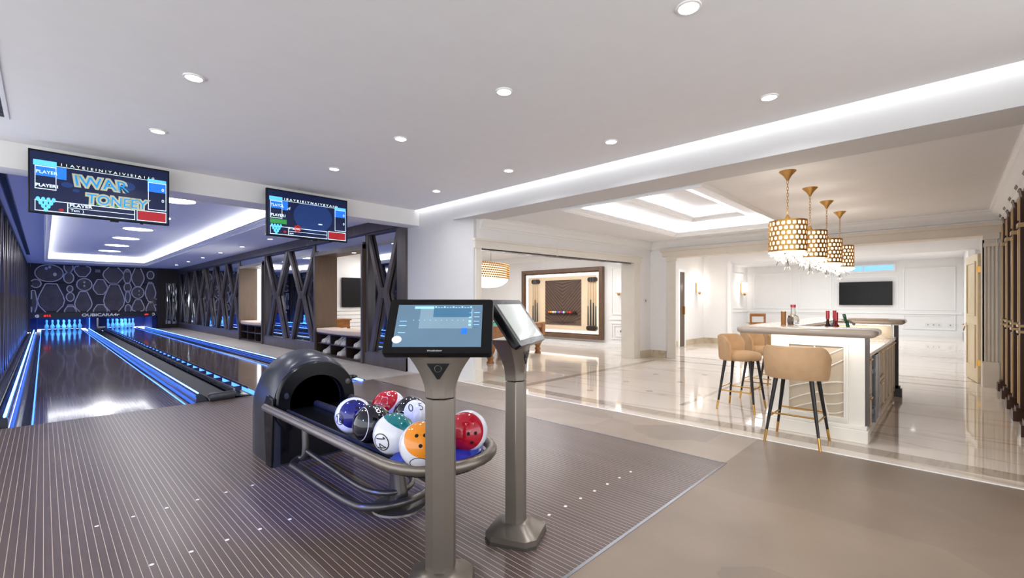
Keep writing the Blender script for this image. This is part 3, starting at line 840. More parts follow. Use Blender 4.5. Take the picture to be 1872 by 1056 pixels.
lattice('mirrored lattice panel with one crossed bar, beside the white pier', 8.12, 9.50, 1, XB - .02, 1)
lattice('mirrored lattice panel with crossed dark bars between the two shoe niches', 12.26, 16.30, 2, XB - .02, 1)
lattice('long mirrored lattice panel between the far shoe niche and the lane end', 18.97, 29.9, 6, XB - .02, 1)
obj_ = struct('trim_23', MB().box(XB - .05, XB + .12, 7.84, 8.10, 0, 2.92), M['dark'])
yy = 8.0
for k in range(4):
    lattice('mirrored lattice panel on the left wall of the lanes, %s from the viewer' % ('first', 'second', 'third', 'fourth')[k], yy + k * 5.5, yy + k * 5.5 + 5.44, 4, -.50, -1, z0=.04, z1=3.1)

# shoe niches with benches
def niche(y0, y1, far):
    nm_ = 'far' if far else 'near'
    struct('trim_24', MB().box(XB - .05, XB + .55, y1 - .04, y1, 0, 2.75).box(XB - .05, XB + .55, y0, y0 + .04, 0, 2.75).box(XB + .02, XB + .55, y0, y1, 2.62, 2.66), M['nich'])
    struct('trim_24', MB().box(XB - .07, XB + .02, y0, y1, 2.60, 2.70).box(XB - .08, XB - .045, y0, y0 + .07, 0, 2.7).box(XB - .08, XB - .045, y1 - .07, y1, 0, 2.7), M['dark'])
    struct('trim_25', MB().box(XB, XB + .02, y0, y1, 2.70, 2.92), M['mirror'])
    t = thing('shoe_bench', 'shoe bench with cream cushion over six open cubbies in the %s niche' % nm_, 'bench', (XB, (y0 + y1) / 2, 0), 0, 'shoe benches in the lattice wall')
    h = (y1 - y0) / 2 - .06
    b = MB().box(-.03, .5, -h, h, .0, .06).box(-.03, .5, -h, h, .55, .59).box(-.02, .5, -h, h, .30, .33).box(.46, .5, -h, h, .06, .55)
    for k in range(4):
        q = -h + 2 * h * k / 3
        q = min(h - .025, max(-h + .025, q))
        b.box(-.02, .46, q - .025, q + .025, .06, .55)
    obj('cubby_frame', b, M['darkw'], t)
    pts = [(.5, -h)] + [(-.03 - .1 * math.sin(PI * k / 14), -h + 2 * h * k / 14) for k in range(15)] + [(.5, h)]
    cs = MB().prism(pts, .59, .70)
    obj('cushion', cs, M['cush'], t, bevel=.03, seg=3)
    return h
niche(9.56, 12.22, False)
niche(16.34, 18.93, True)
downlight('small downlight in the top of the near shoe niche', (5.38, 10.7, 2.62), .05, None, 10)
downlight('small downlight in the top of the far shoe niche', (5.38, 17.6, 2.62), .05, None, 10)
def shoe_mb():
    m_ = MB(); rings = []
    for (y, w, zt) in ((0, .02, .05), (.02, .038, .10), (.06, .04, .105), (.10, .038, .085), (.16, .043, .055), (.21, .04, .045), (.25, .02, .03)):
        rings.append([(-w, y, 0), (w, y, 0), (w, y, zt * .6), (w * .6, y, zt), (-w * .6, y, zt), (-w, y, zt * .6)])
    return m_.loft(rings)
s0 = thing('bowling_shoe', 'x', 'shoe', (0, 0, 0), 0)
obj('upper', shoe_mb(), M['shoe'], s0, smooth=60); obj('sole', MB().prism([(-.045, -.005), (.045, -.005), (.05, .16), (.03, .26), (-.03, .26), (-.05, .16)], -.012, .002), M['cush'], s0)
first = True
h = (12.22 - 9.56) / 2 - .06; yc = (9.56 + 12.22) / 2
colw = 2 * h / 3; nth = ('first', 'second', 'third', 'fourth')
for row, z in (('upper', .345), ('lower', .075)):
    for ci, cn in ((2, 'left'), (1, 'middle'), (0, 'right')):
        n = {('upper', 2): 3, ('upper', 1): 4, ('upper', 0): 2, ('lower', 2): 2, ('lower', 1): 2, ('lower', 0): 2}[(row, ci)]
        c0 = yc - h + (ci + .5) * colw
        for k in range(n):
            y = c0 + ((n - 1) / 2 - k) * .13 + (0.08 if k >= 2 and n > 2 else 0) * -1 - .03
            lb = 'white bowling shoe, %s from the left in the %s %s cubby of the near bench' % (nth[k], row, cn)
            loc = (XB + .24, y, z); rz = PI / 2 + rnd.uniform(-.12, .12)
            if first:
                s0.location = loc; s0.rotation_euler = (0, 0, rz); s0['label'] = lb; s0['group'] = 'white shoes in the bench cubbies'; first = False
                s0.scale = (.85, 1.0, 1.75)
            else:
                dup(s0, loc, rz, lb)

# ================================================================== SCORE MONITORS
def scr(name, c, e): return mat(name, c, 0.25, emit=e, var=.12, scale=2.5)
S_navy = scr('screen navy', rgb(8, 22, 60), .55); S_blue = scr('screen blue', rgb(30, 110, 215), .8); S_cyan = scr('screen light blue', rgb(90, 190, 245), .8)
S_white = scr('screen white', rgb(215, 235, 250), .9); S_red = scr('screen red', rgb(150, 24, 34), .6); S_dk = scr('screen black', rgb(10, 14, 24), .3)
S_teal = scr('screen teal', rgb(20, 130, 190), .8); S_tan = scr('screen tan outline', rgb(165, 170, 150), .6); S_grn = scr('screen green', rgb(50, 140, 70), .6)
S_oval = scr('screen haze', rgb(20, 50, 105), .6)
def monitor(label, xc, extra):
    W, H = 1.24, .70
    t = thing('score_monitor', label, 'screen', (xc, 7.2, 2.37), 0, 'score monitors hanging below the header')
    obj('housing', MB().box(-W / 2, W / 2, 0, .05, 0, H), M['blk'], t, bevel=.006)
    obj('wall_bracket', MB().box(-.2, .2, .05, .24, .25, .45).box(-.25, .25, .05, .07, .2, .5), M['blkm'], t)
    obj('sensor_foot', MB().box(.05, .13, .01, .04, -.015, .0).box(.33, .36, .01, .04, -.012, 0), M['blk'], t)
    w, h = W - .03, H - .04
    s_ = obj('screen', MB().box(-w / 2, w / 2, -.003, 0, .02, .02 + h), S_navy, t)
    x0 = -w / 2; z0 = .02
    def R(mb, a, b, c, d, k=1): return mb.box(x0 + a * w, x0 + b * w, -.003 - .0012 * k, -.003, z0 + (1 - d) * h, z0 + (1 - c) * h)
    def T(name, txt, a, b, size, m_, k=3, **kw):
        return obj(name, text_mb(txt, size, (x0 + a * w, -.003 - .0012 * k, z0 + (1 - b) * h), (1, 0, 0), (0, 0, 1), .0006, **kw), m_, s_)
    for q in ((.03, .165, .24, .40), (.83, .985, .24, .42), (.17, .235, .22, .42)): obj('blue_box', R(MB(), *q), S_blue, s_)
    for q in ((.02, .17, .14, .23, 2), (.83, .985, .18, .235, 2)): obj('header_box', R(MB(), *q), S_cyan, s_)
    ln = MB()
    def fr(a, b, c, d, q=.006):
        for e in ((a, b, c, c + q * 1.8), (a, b, d - q * 1.8, d), (a, a + q * .7, c, d), (b - q * .7, b, c, d)): R(ln, *e, 2)
    fr(.03, .168, .235, .62); fr(.835, .985, .24, .76); fr(.03, .73, .80, .985); R(ln, .24, .73, .885, .892, 2); R(ln, .24, .246, .80, .985, 2); fr(.745, .985, .79, .985)
    R(ln, .17, .83, .205, .212, 2)
    obj('grid_lines', ln, S_white, s_)
    rr = MB(); R(rr, .752, .978, .805, .97, 2); obj('red_box', rr, S_red, s_)
    bk = MB(); R(bk, .17, .83, .135, .20, 1); obj('title_bar', bk, S_dk, s_)
    pn = MB()
    for r in range(4):
        for k in range(4 - r):
            cx_ = x0 + (.10 + (k - (3 - r) / 2) * .027 * 1.25) * w; cz = z0 + (1 - .79 - r * .055) * h
            pn.slab([(cx_ + .017 * math.cos(2 * PI * q / 10), -.0045, cz + .026 * math.sin(2 * PI * q / 10)) for q in range(10)], (0, -.001, 0))
    obj('pin_diagram', pn, S_cyan, s_)
    T('zero', '0', .945, .39, .055, S_white); T('zero', '0', .945, .60, .055, S_white)
    extra(T, R, s_, x0, z0, w, h)
    return t
def ex1(T, R, s_, x0, z0, w, h):
    T('title_text', '1 1 A Y E I E I N I Y A I V I E I A 1 1 0', .19, .19, .042, S_white, sx=1.28)
    T('player_text', 'PLAYER', .036, .36, .05, S_white); T('player_text', 'PLAYER1', .034, .58, .047, S_white, bold=.0012)
    T('player_text', 'PLAYER', .255, .865, .045, S_white, sx=1.25, bold=.001); T('team_text', 'Tam  )', .262, .95, .042, S_white)
    for nm_, k, b, m_ in (('lettering_outline', 3, .018, S_tan), ('lettering', 5, .0, S_teal)):
        T(nm_, 'IWAR', .29, .49, .17, m_, k, bold=b, sx=1.1, shear=-.12); T(nm_, 'TONEEY', .37, .77, .155, m_, k, bold=b, sx=.93, shear=.05)
    g = MB(); R(g, .44, .78, .76, .79, 2); obj('green_shadow', g, S_grn, s_)
    e = MB(); c = (x0 + .2 * w, z0 + .06 * h); e.slab([(c[0] + .022 * math.cos(2 * PI * q / 12), -.0065, c[1] + .016 * math.sin(2 * PI * q / 12)) for q in range(12)], (0, .001, 0)); obj('red_badge', e, S_red, s_)
    e = MB()
    for (cx_, cz_, r) in ((.24, .5, .05), (.66, .62, .09), (.3, .42, .03)):
        e.slab([(x0 + cx_ * w + r * math.cos(2 * PI * q / 16), -.0045, z0 + cz_ * h + r * .6 * math.sin(2 * PI * q / 16)) for q in range(16)], (0, .001, 0))
        obj('background_ball', e, S_oval, s_); e = MB()
def ex2(T, R, s_, x0, z0, w, h):
    T('title_text', 'I E A Y E I E I Y N A I Y E Y A I O', .19, .19, .042, S_white, sx=1.4, bold=.001)
    T('player_text', 'TLAYOL', .036, .36, .058, S_white, sx=.85); T('player_text', 'PLAYER1', .036, .58, .055, S_white, bold=.0012)
    T('chart_line', '.rf', .22, .40, .06, S_white)
    e = MB(); R(e, .03, .22, .64, .74, 2); obj('green_bar', e, S_grn, s_)
    def disc(nm_, cx_, cz_, r, m_, k, f=1.0):
        e = MB(); e.slab([(x0 + cx_ * w + r * math.cos(2 * PI * q / 24), -.003 - .0012 * k, z0 + cz_ * h + r * f * math.sin(2 * PI * q / 24)) for q in range(24)], (0, .001, 0)); obj(nm_, e, m_, s_)
    disc('background_ball', .55, .5, .3, S_oval, 1, .8); disc('background_glow', .64, .35, .035, S_white, 2, .25); disc('background_ball', .35, .19, .055, S_red, 2)
    disc('red_badge', .2, .09, .022, S_red, 3, .8)
    T('player_text', 'H BCWI', .25, .845, .045, S_white); T('team_text', 'aam', .255, .95, .035, S_white)
monitor('left score monitor showing big blue graffiti letters, hanging below the header', .50, ex1)
monitor('right score monitor showing a dark blue screen without graffiti, hanging below the header', 2.885, ex2)

# ================================================================== BALL RETURN
def arch(x0, x1, y, h, zs, n=20, sag=0.0):
    """arch outline in the XZ plane: vertical sides to zs, elliptical top up to h"""
    c, r = (x0 + x1) / 2, (x1 - x0) / 2
    pts = [(x0, y, 0)] + [(c - r * math.cos(PI * k / n), y, zs + (h - zs) * math.sin(PI * k / n) ** .8) for k in range(n + 1)] + [(x1, y, 0)]
    return pts
t = thing('ball_return', 'black hooded bowling ball return with tubular grey rack and glossy blue tray end', 'ball return', (1.70, 3.2, 0))
hb = MB(); secs = []
for y, hh, zs, q in ((.90, .86, .46, 0), (.94, .905, .48, .0), (1.05, .94, .5, .0), (1.20, .955, .5, .0), (1.34, .92, .48, .0), (1.46, .80, .42, .01), (1.54, .64, .34, .03), (1.58, .5, .26, .05)):
    secs.append(arch(-.36 + q, .36 - q, y, hh, zs))
hb.loft(secs)
obj('hood', hb, M['blkm'], t, smooth=50)
# front face ring with arched mouth
def outl(sc, y, zb=.0):
    pts = []
    for k in range(25):
        a = PI * k / 24
        pts.append((-.345 * sc * math.cos(a), y, .50 + .345 * math.sin(a) ** .85 * (1 if sc == 1 else sc)))
    return pts
fo = [(.345, .84, .36)] ; 
o_ = [(-.34, .40)] + [(-.345 * math.cos(PI * k / 24), .52 + .345 * math.sin(PI * k / 24) ** .85) for k in range(25)] + [(.34, .40), (.28, .30)]
o_ = [(-.28, .30)] + o_
i_ = [(-.22, .40)] + [(-.235 * math.cos(PI * k / 24), .50 + .25 * math.sin(PI * k / 24) ** .85) for k in range(25)] + [(.22, .40), (.20, .33)]
i_ = [(-.20, .33)] + i_
rings = []
for src, y in ((o_, .92), (o_, .86), ([(x * .97, z * .985 + .008) for x, z in o_], .845), ([(x * 1.03, z) for x, z in i_], .845), (i_, .86), ([(x * .9, z) for x, z in i_], 1.0)):
    rings.append([(x, y, z) for x, z in src])
fm = MB().loft(rings, cap=False)
obj('hood_face', fm, M['blk'], t, smooth=50)
obj('hood_mouth', MB().ngon([(x * .97, .905, z) for x, z in i_]).slab([(x * .95, .90, z) for x, z in i_], (0, .004, 0)), M['void'], t)  # flat black sheet painting the dark inside the mouth
obj('front_panel', MB().slab([(-.30, .895, .02), (.30, .895, .02), (.30, .895, .40), (-.30, .895, .40)], (0, -.012, 0)).box(-.24, .24, .875, .885, .1, .34), M['blk'], t)
fl = MB()
fl.slab([(-.372, 1.04, .0), (-.372, .90, .0), (-.372, .88, .58), (-.372, 1.02, .60), (-.372, 1.10, .5)], (.02, 0, 0))
obj('side_fin', fl, M['blk'], t, bevel=.008)
obj('rail_bracket', MB().box(-.38, -.34, .9, .96, .47, .53), M['greyd'], t)
obj('side_button', MB().lathe([(0, 0), (.028, 0), (.024, .012), (0, .014)], n=16).xf(Matrix.Translation((.27, .845, .66)) @ Matrix.Rotation(PI / 2, 4, 'X')), M['greyd'], t)
obj('side_button', MB().lathe([(0, 0), (.028, 0), (.024, .012), (0, .014)], n=16, sx=.7).xf(Matrix.Translation((-.27, .845, .60)) @ Matrix.Rotation(PI / 2, 4, 'X')), M['blkm'], t)
obj('side_handle', MB().sphere((.40, 1.05, .66), .06, sc=(1.2, .8, .35)), M['blk'], t)
# rack rails : one continuous U tube
def rackpath(x, ytip, y0, z, n=14, rx=None):
    rx = rx or x
    pts = [(-x - .04, y0, z)]
    for k in range(n + 1):
        a = PI + PI * k / n
        pts.append((x * math.cos(a) - .04, ytip + .34 + .34 * math.sin(a), z))
    pts.append((x - .04, y0, z))
    return pts
obj('rack_rail', MB().tube(rackpath(.345, -1.28, 1.0, .50), .033, 14), M['grey'], t, smooth=60)
tr_ = MB()
sec = [(x * .93, y) for x, y, z in rackpath(.335, -1.24, .88, 0)]
tr_.prism(sec, .44, .475)
obj('tray', tr_, M['blk'], t)
ridge = MB().tube([(0, -.95, .49), (0, .88, .49)], .03, 10)
ridge.tube([(-.26, -.95, .475), (-.26, .88, .475)], .012, 8).tube([(.26, -.95, .475), (.26, .88, .475)], .012, 8)
obj('tray_ribs', ridge, M['blkm'], t)
n = 18
nose = [(.0, -.86)] + []
npts = [(-.04 + .31 * math.cos(PI + PI * k / n), -.92 + .30 * math.sin(PI + PI * k / n)) for k in range(n + 1)]
obj('tray_nose', MB().loft([[(x, y, .455) for x, y in npts], [(x, y, .51) for x, y in npts], [(x * .85, (y + .92) * .85 - .92, .535) for x, y in npts]]), M['bluep'], t, smooth=50)
obj('foot_loop', MB().tube(smooth_path([(-.18, .70, .46), (-.19, .66, .14), (-.22, .72, .09), (-.29, .66, .075), (-.30, .52, .075), (-.30, -.30, .075), (-.22, -.52, .075), (0, -.60, .075), (.22, -.52, .075), (.30, -.30, .075), (.30, .52, .075), (.29, .66, .075), (.22, .72, .09), (.19, .66, .14), (.18, .70, .46)]), .026, 12), M['greyd'], t, smooth=60)
obj('inner_loop', MB().tube(smooth_path([(-.19, .60, .17), (-.18, .2, .14), (-.17, -.35, .12), (0, -.5, .11), (.17, -.35, .12), (.18, .2, .14), (.19, .60, .17)]), .02, 10), M['greyd'], t, smooth=60)
obj('rack_leg', MB().loft([[(x, y, z) for x, y in rrect(0, yy, wx, wy, .03)] for z, yy, wx, wy in ((.02, -.47, .11, .14), (.2, -.45, .09, .1), (.38, -.42, .1, .12), (.45, -.40, .15, .2))]), M['greyd'], t, smooth=60)
obj('foot_disc', MB().lathe([(0, 0), (.19, 0), (.185, .012), (.1, .035), (0, .04)], (0, -.47, 0), 28), M['greyd'], t)

# balls (number discs and bands are separate curved patches on the ball)
BR = .122
def cap_mb(dirv, ang, r=BR * 1.006, inner=0.0, n=44, m=16):
    dirv = Vector(dirv).normalized(); a = dirv.orthogonal().normalized(); b = dirv.cross(a)
    mb = MB(); rings = []
    for i in range(m + 1):
        th = inner + (ang - inner) * i / m
        rings.append([dirv * math.cos(th) * r + (a * math.cos(2 * PI * k / n) + b * math.sin(2 * PI * k / n)) * math.sin(th) * r for k in range(n)])
    mb.loft(rings, cap=False)
    return mb
BC = dict(white=mat('white ball resin', rgb(222, 224, 235), .06, coat=.4, var=.02), navy=mat('navy ball resin', rgb(24, 26, 96), .06, coat=.4), black=mat('black ball resin', rgb(14, 14, 22), .05, coat=.5),
          red=mat('red ball resin', rgb(176, 22, 34), .06, coat=.4), teal=mat('teal ball resin', rgb(16, 112, 120), .06, coat=.4), orange=mat('orange ball resin', rgb(236, 144, 36), .06, coat=.4), dred=mat('crimson ball resin', rgb(168, 14, 40), .05, coat=.4))
VW = Vector((-.5, -.75, .35))          # roughly where a viewer in the lounge stands
def on_ball(mb, dirv, spin=0, r=BR * 1.012):
    """wrap a flat decal (x,y in metres) around the ball at direction dirv"""
    d = Vector(dirv).normalized(); up = Vector((0, 0, 1)); rt = up.cross(d).normalized(); u = d.cross(rt)
    c, s = math.cos(spin), math.sin(spin)
    mb.v = [tuple((d * math.cos(math.hypot(x, y) / r) + (rt * (x * c - y * s) + u * (x * s + y * c)) / max(1e-9, math.hypot(x, y)) * math.sin(math.hypot(x, y) / r)) * (r + z)) for x, y, z in mb.v]
    return mb
def ring_flat(r0, r1, n=32):
    mb = MB(); mb.loft([[(q * math.cos(2 * PI * k / n), q * math.sin(2 * PI * k / n), 0) for k in range(n)] for q in (r0, r1)], cap=False); return mb
def flat_text(s, size, **k):
    mb = text_mb(s, size, (0, 0, 0), (1, 0, 0), (0, 1, 0), .0, align='CENTER', fine=.012, **k)
    mb.v = [(x, y - size * .35, 0) for x, y, z in mb.v]
    return mb
STK = {'1': [[(0, -.5), (0, .5), (-.18, .3)]], '4': [[(.16, -.5), (.16, .5), (-.28, -.15), (.34, -.15)]], '0': [[(.25 * math.sin(2 * PI * k / 16), .5 * math.cos(2 * PI * k / 16)) for k in range(17)]],
       '8': [[(.2 * math.sin(2 * PI * k / 12), .27 + .23 * math.cos(2 * PI * k / 12)) for k in range(13)], [(.25 * math.sin(2 * PI * k / 12), -.23 + .27 * math.cos(2 * PI * k / 12)) for k in range(13)]],
       '5': [[(.25, .5), (-.2, .5), (-.22, .08), (.05, .12), (.26, -.1), (.22, -.38), (0, -.5), (-.25, -.4)]], 'C': [[(.3 * math.cos(a), .45 * math.sin(a)) for a in [.8 + 4.7 * k / 12 for k in range(13)]]]}
def num_mb(txt, h, r=.0032, adv=.72):
    mb = MB(); n = len(txt)
    for i, ch in enumerate(txt):
        for st in STK.get(ch, []):
            P = []
            for a, b in zip(st[:-1], st[1:]):
                P += [(a[0] + (b[0] - a[0]) * q / 4, a[1] + (b[1] - a[1]) * q / 4) for q in range(4)]
            P.append(st[-1])
            mb.tube([((x + (i - (n - 1) / 2) * adv) * h, y * h, 0) for x, y in P], r, 6)
    mb.v = [(x, y, z * .25) for x, y, z in mb.v]
    return mb
def ball(label, px, base, band=None, banddir=(0, 0, 1), bang=1.0, loc=(0, 0, 0), decals=(), holes=None):
    t = thing('bowling_ball', label, 'bowling ball', loc, 0, 'bowling balls in the rack')
    obj('ball_body', MB().sphere((0, 0, 0), BR, 48, 32), BC[base], t, smooth=80)
    if band: obj('colour_band', cap_mb(banddir, bang, BR * 1.006, 0), BC[band], t, smooth=80)
    for nm_, mb_, m_ in decals: obj(nm_, mb_, m_, t, smooth=80)
    if holes:
        hm = MB(); d = Vector(holes).normalized(); rt = Vector((0, 0, 1)).cross(d).normalized(); u = d.cross(rt)
        for a, b in ((-.022, .02), (.022, .02), (0, -.035)):
            q = (d * BR + rt * a + u * b).normalized()
            h_ = cap_mb(q, .085, BR * 1.012, 0, 14, 4); hm.add(h_.v, h_.f)
        obj('finger_holes', hm, M['void'], t)
    return t
bz = .62
def V(x, y, z): return Vector((x, y, z))
cream_l = mat('pale decal ink', rgb(225, 218, 205), .2); ink = mat('black decal ink', rgb(14, 14, 18), .2)
ball('navy and white bowling ball, nearest the hood in the front row', 0, 'white', 'navy', (-.38, -.86, .35), .88, (1.48, 2.95, bz),
     [('number_ring', on_ball(ring_flat(.034, .04), (-.95, -.25, .0)), ink), ('number', on_ball(num_mb('10', .045), (-.95, -.25, 0)), ink)], (-.15, -.62, .8))
ball('solid black bowling ball between the navy one and the number 14 ball', 0, 'black', None, (0, 0, 1), 0, (1.46, 2.66, bz),
     [('white_ring', cap_mb((-.9, .1, .15), 1.0, BR * 1.006, .965), cream_l), ('number', on_ball(num_mb('8', .05), (.0, -.55, .8)), cream_l), ('triangle_mark', on_ball(MB().tube([(-.03, .02, 0), (.03, .02, 0), (0, -.035, 0)], .0025, 6, True), (-.15, -.9, -.15)), cream_l)], None)
ball('white bowling ball with circled number 14 and teal cap', 0, 'white', 'teal', (.36, -.28, .85), .98, (1.44, 2.365, bz),
     [('number_ring', on_ball(ring_flat(.047, .053), (-.93, -.35, -.15)), ink), ('number', on_ball(num_mb('14', .062), (-.93, -.35, -.15), -1.5), ink)], None)
ball('orange and white bowling ball at the front end of the rack', 0, 'white', 'orange', (-.33, -.74, .65), 1.0, (1.44, 2.085, bz),
     [('lower_mark', on_ball(ring_flat(.05, .054), (-.5, -.55, -.65)), ink)], (-.55, -.72, .5))
ball('red and white bowling ball at the back, nearest the hood', 0, 'white', 'red', (-.71, -.13, .75), 1.1, (1.78, 3.0, bz),
     [('number', on_ball(num_mb('C', .05), (-.2, -.4, .9)), cream_l), ('lane_mark', on_ball(MB().tube([(-.03, -.02, 0), (-.015, .03, 0), (.02, .03, 0), (.03, -.02, 0)], .002, 6, True), (-.6, -.5, .5)), cream_l)], None)
ball('black bowling ball with white cap bearing two round marks, behind the number 14 ball', 0, 'black', 'white', (-.18, -.92, .35), .75, (1.77, 2.69, bz),
     [('number', on_ball(num_mb('0 5', .05), (-.2, -.8, .6)), ink)], None)
ball('crimson and white bowling ball right of the front touch screen post', 0, 'white', 'dred', (-.8, -.55, .25), 1.12, (1.78, 2.10, bz),
     [('triangle_mark', on_ball(MB().tube([(-.025, .02, 0), (.025, .02, 0), (0, -.03, 0)], .002, 6, True), (-.5, -.75, .45)), cream_l)], (-.45, -.85, -.02))

# ================================================================== TOUCH-SCREEN KIOSKS
def kiosk(label, loc, rz, bright):
    t = thing('touch_screen_kiosk', label, 'kiosk', loc, rz, 'touch screen kiosks beside the ball return')
    oct_ = lambda w, d, c: [(-w + c, -d), (w - c, -d), (w, -d + c), (w, d - c), (w - c, d), (-w + c, d), (-w, d - c), (-w, -d + c)]
    b = MB().loft([[(x, y, z) for x, y in oct_(w, w, c)] for w, c, z in ((.155, .05, 0), (.155, .05, .05), (.15, .05, .055), (.085, .035, .095), (.078, .03, .10))])
    obj('base', b, M['grey'], t)
    obj('base_skirt', MB().loft([[(x, y, z) for x, y in oct_(.158, .158, .05)] for z in (.0, .018)]), M['greyd'], t)
    prof = [(-.071, .045), (-.071, -.02), (-.028, -.055), (.028, -.055), (.071, -.02), (.071, .045)]
    obj('post', MB().loft([[(x, y, z) for x, y in prof] for z in (.08, .93)]), M['grey'], t, bevel=.004)
    nk = MB(); R_ = []
    for k in range(9):
        s_ = k / 8; z = .934 + .25 * s_; wx = .071 + .125 * max(0, s_ - .1) ** 1.7 / .84; ys = .08 * s_ * s_
        R_.append([(-wx, .045 + ys * .6, z), (-wx, -.02 - .0 * s_, z), (-.028 - (wx - .071) * .45, -.055 - ys * .25, z), (.028 + (wx - .071) * .45, -.055 - ys * .25, z), (wx, -.02, z), (wx, .045 + ys * .6, z)])
    nk.loft(R_)
    obj('neck', nk, M['grey'], t, bevel=.003)
    obj('neck_badge', MB().slab([(-.055, -.062, 1.105), (.055, -.062, 1.105), (.006, -.057, 1.03), (-.006, -.057, 1.03)], (0, -.006, 0)), M['blk'], t)
    obj('badge_ring', MB().tube([(.016 * math.cos(2 * PI * k / 16), -.070, 1.082 + .016 * math.sin(2 * PI * k / 16)) for k in range(16)], .0022, 6, True), M['greyd'], t)
    # tilted monitor
    tilt = math.radians(35)
    mt = Matrix.Translation((0, -.01, 1.275)) @ Matrix.Rotation(-tilt, 4, 'X')
    W, H = .258, .155
    pts = rrect(0, 0, 2 * W, 2 * H, .015)
    hs = MB().loft([[(x * .9, .04, z * .85) for x, z in pts], [(x, .02, z) for x, z in pts], [(x, -.012, z) for x, z in pts], [(x * .99, -.018, z * .985) for x, z in pts]]).xf(mt)
    obj('monitor_housing', hs, M['blk'], t, smooth=40)
    obj('monitor_hinge', MB().cyl((-.09, .02, -.06), (.09, .02, -.06), .035, n=16).xf(mt).box(-.07, .07, -.03, .03, 1.14, 1.22), M['blkm'], t)
    scm = mat('kiosk screen glass', rgb(84, 106, 124), .06, emit=.62, ecol=rgb(78, 106, 128), var=.05) if not bright else mat('pale kiosk screen glass', rgb(176, 182, 178), .08, emit=.10, ecol=rgb(196, 200, 196), var=.04)
    s_ = obj('screen', MB().box(-.212, .205, -.0205, -.018, -.12, .118).xf(mt), scm, t)
    if not bright:
        k1 = mat('kiosk light blue', rgb(130, 190, 240), .1, emit=.9); k2 = mat('kiosk grey panel', rgb(110, 134, 150), .1, emit=.55); k3 = mat('kiosk deep blue', rgb(30, 100, 200), .1, emit=.8); k4 = mat('kiosk mid blue', rgb(60, 100, 130), .1, emit=.5)
        q = -.0212
        obj('menu_panel', MB().box(-.10, .16, q, -.0205, -.02, .095).xf(mt), k2, s_)
        obj('menu_window', MB().box(-.035, .15, q - .0004, q, .045, .095).xf(mt), k4, s_)
        class _Icons:
            def box(s, *a): obj('menu_icon', MB().box(*a).xf(mt), k1, s_)
        m_ = _Icons()
        m_.box(-.13, -.035, q - .0004, q, .094, .108)
        for k in range(13): m_.box(-.03 + k * .0145, -.022 + k * .0145, q - .0004, q, .1, .103 if k % 3 else .108)
        for k in range(11): m_.box(-.13 + k * .027, -.1265 + k * .027, q - .0004, q, .025, .028)
        for z in (.02, -.005, -.045): m_.box(-.195, -.16, q - .0004, q, z, z + .003)
        for z in (.07, .045, .02, .0): m_.box(.14, .152, q - .0004, q, z - .005, z + .006); m_.box(.165, .192, q - .0004, q, z, z + .003)
        obj('menu_button', MB().box(.108, .135, q - .0004, q, -.05, -.018).xf(mt), k3, s_)
        obj('round_badge', MB().slab([(-.195 + .023 * math.cos(2 * PI * k / 24), q - .001, -.082 + .020 * math.sin(2 * PI * k / 24)) for k in range(24)], (0, .001, 0)).xf(mt), mat('kiosk white disc', rgb(200, 215, 225), .1, emit=.5), s_)
    nmx = text_mb('bhuuabubeor', .013, (-.045, -.0195, -.144), (1, 0, 0), (0, 0, 1), .001).xf(mt)
    obj('maker_name', nmx, mat('pale print', rgb(200, 200, 200), .4), t)
    return t
kiosk('grey touch screen kiosk facing the viewer with blue lit screen before the ball rack', (1.352, 1.80, 0), -math.radians(45.9), False)
kiosk('dark grey touch screen kiosk turned sideways with pale reflecting screen, right of the ball rack', (1.97, 1.875, 0), math.radians(25), True)

# ================================================================== BAR
bx0, bx1, by0, by1 = 5.65, 9.12, .62, 1.45
t = thing('bar_counter_body', 'cream lacquered bar island body with framed leaf-rib end panel and stepped plinth', 'bar counter', (bx0, by0, 0))
W = by1 - by0; L = bx1 - bx0
obj('end_wall', MB().box(0, .10, 0, W, .0, 1.055), M['pearl'], t)
obj('long_wall', MB().box(.10, L, W - .1, W, 0, 1.055), M['pearl'], t)
obj('far_wall', MB().box(L - .36, L - .3, .02, W - .1, 0, 1.055), M['ston'], t)
pl_ = MB().box(-.05, .12, -.03, W + .05, 0, .13).box(-.035, .12, -.02, W + .035, .13, .165).box(.1, L, W, W + .05, 0, .13).box(.1, L, -.0, .03, 0, .08)
obj('plinth', pl_, M['pearl'], t, bevel=.006)
ef = MB(); frame_mb(ef, (0, .69, .19), (0, -1, 0), (0, 0, 1), .56, .79, .035, .02); frame_mb(ef, (-.0, .665, .215), (0, -1, 0), (0, 0, 1), .51, .74, .012, .03)
obj('panel_frame', ef, M['pearl'], t)
ip = MB().box(-.004, 0, .17, .655, .225, .945)
obj('inset_panel', ip, M['ston'], t)
rb = MB(); cx_ = .46
def rib(pts, r=.006): rb.tube([(-.008, min(.65, max(.17, y)), min(.94, max(.23, z))) for y, z in pts], r, 8)
def cv(p, q, r, n=8): return [((1 - u) ** 2 * p[0] + 2 * u * (1 - u) * q[0] + u * u * r[0], (1 - u) ** 2 * p[1] + 2 * u * (1 - u) * q[1] + u * u * r[1]) for u in [k / n for k in range(n + 1)]]
rib(cv((.42, .94), (.40, .6), (.30, .23), 12), .008)
for k, z in enumerate((.86, .74, .60, .50, .40, .31)):
    xc = .42 - .12 * ((.94 - z) / .71) ** 1.3
    rib(cv((xc, z - .06), (xc - .1, z - .06 + (.0 if k > 2 else .04)), (.17, z + (.07 if k < 2 else -.02)), 8))
    rib(cv((xc, z - .04), (xc + .1, z - .05), (.655, z - .12 if k < 3 else z - .16), 8))
obj('leaf_ribs', rb, M['pearl'], t)
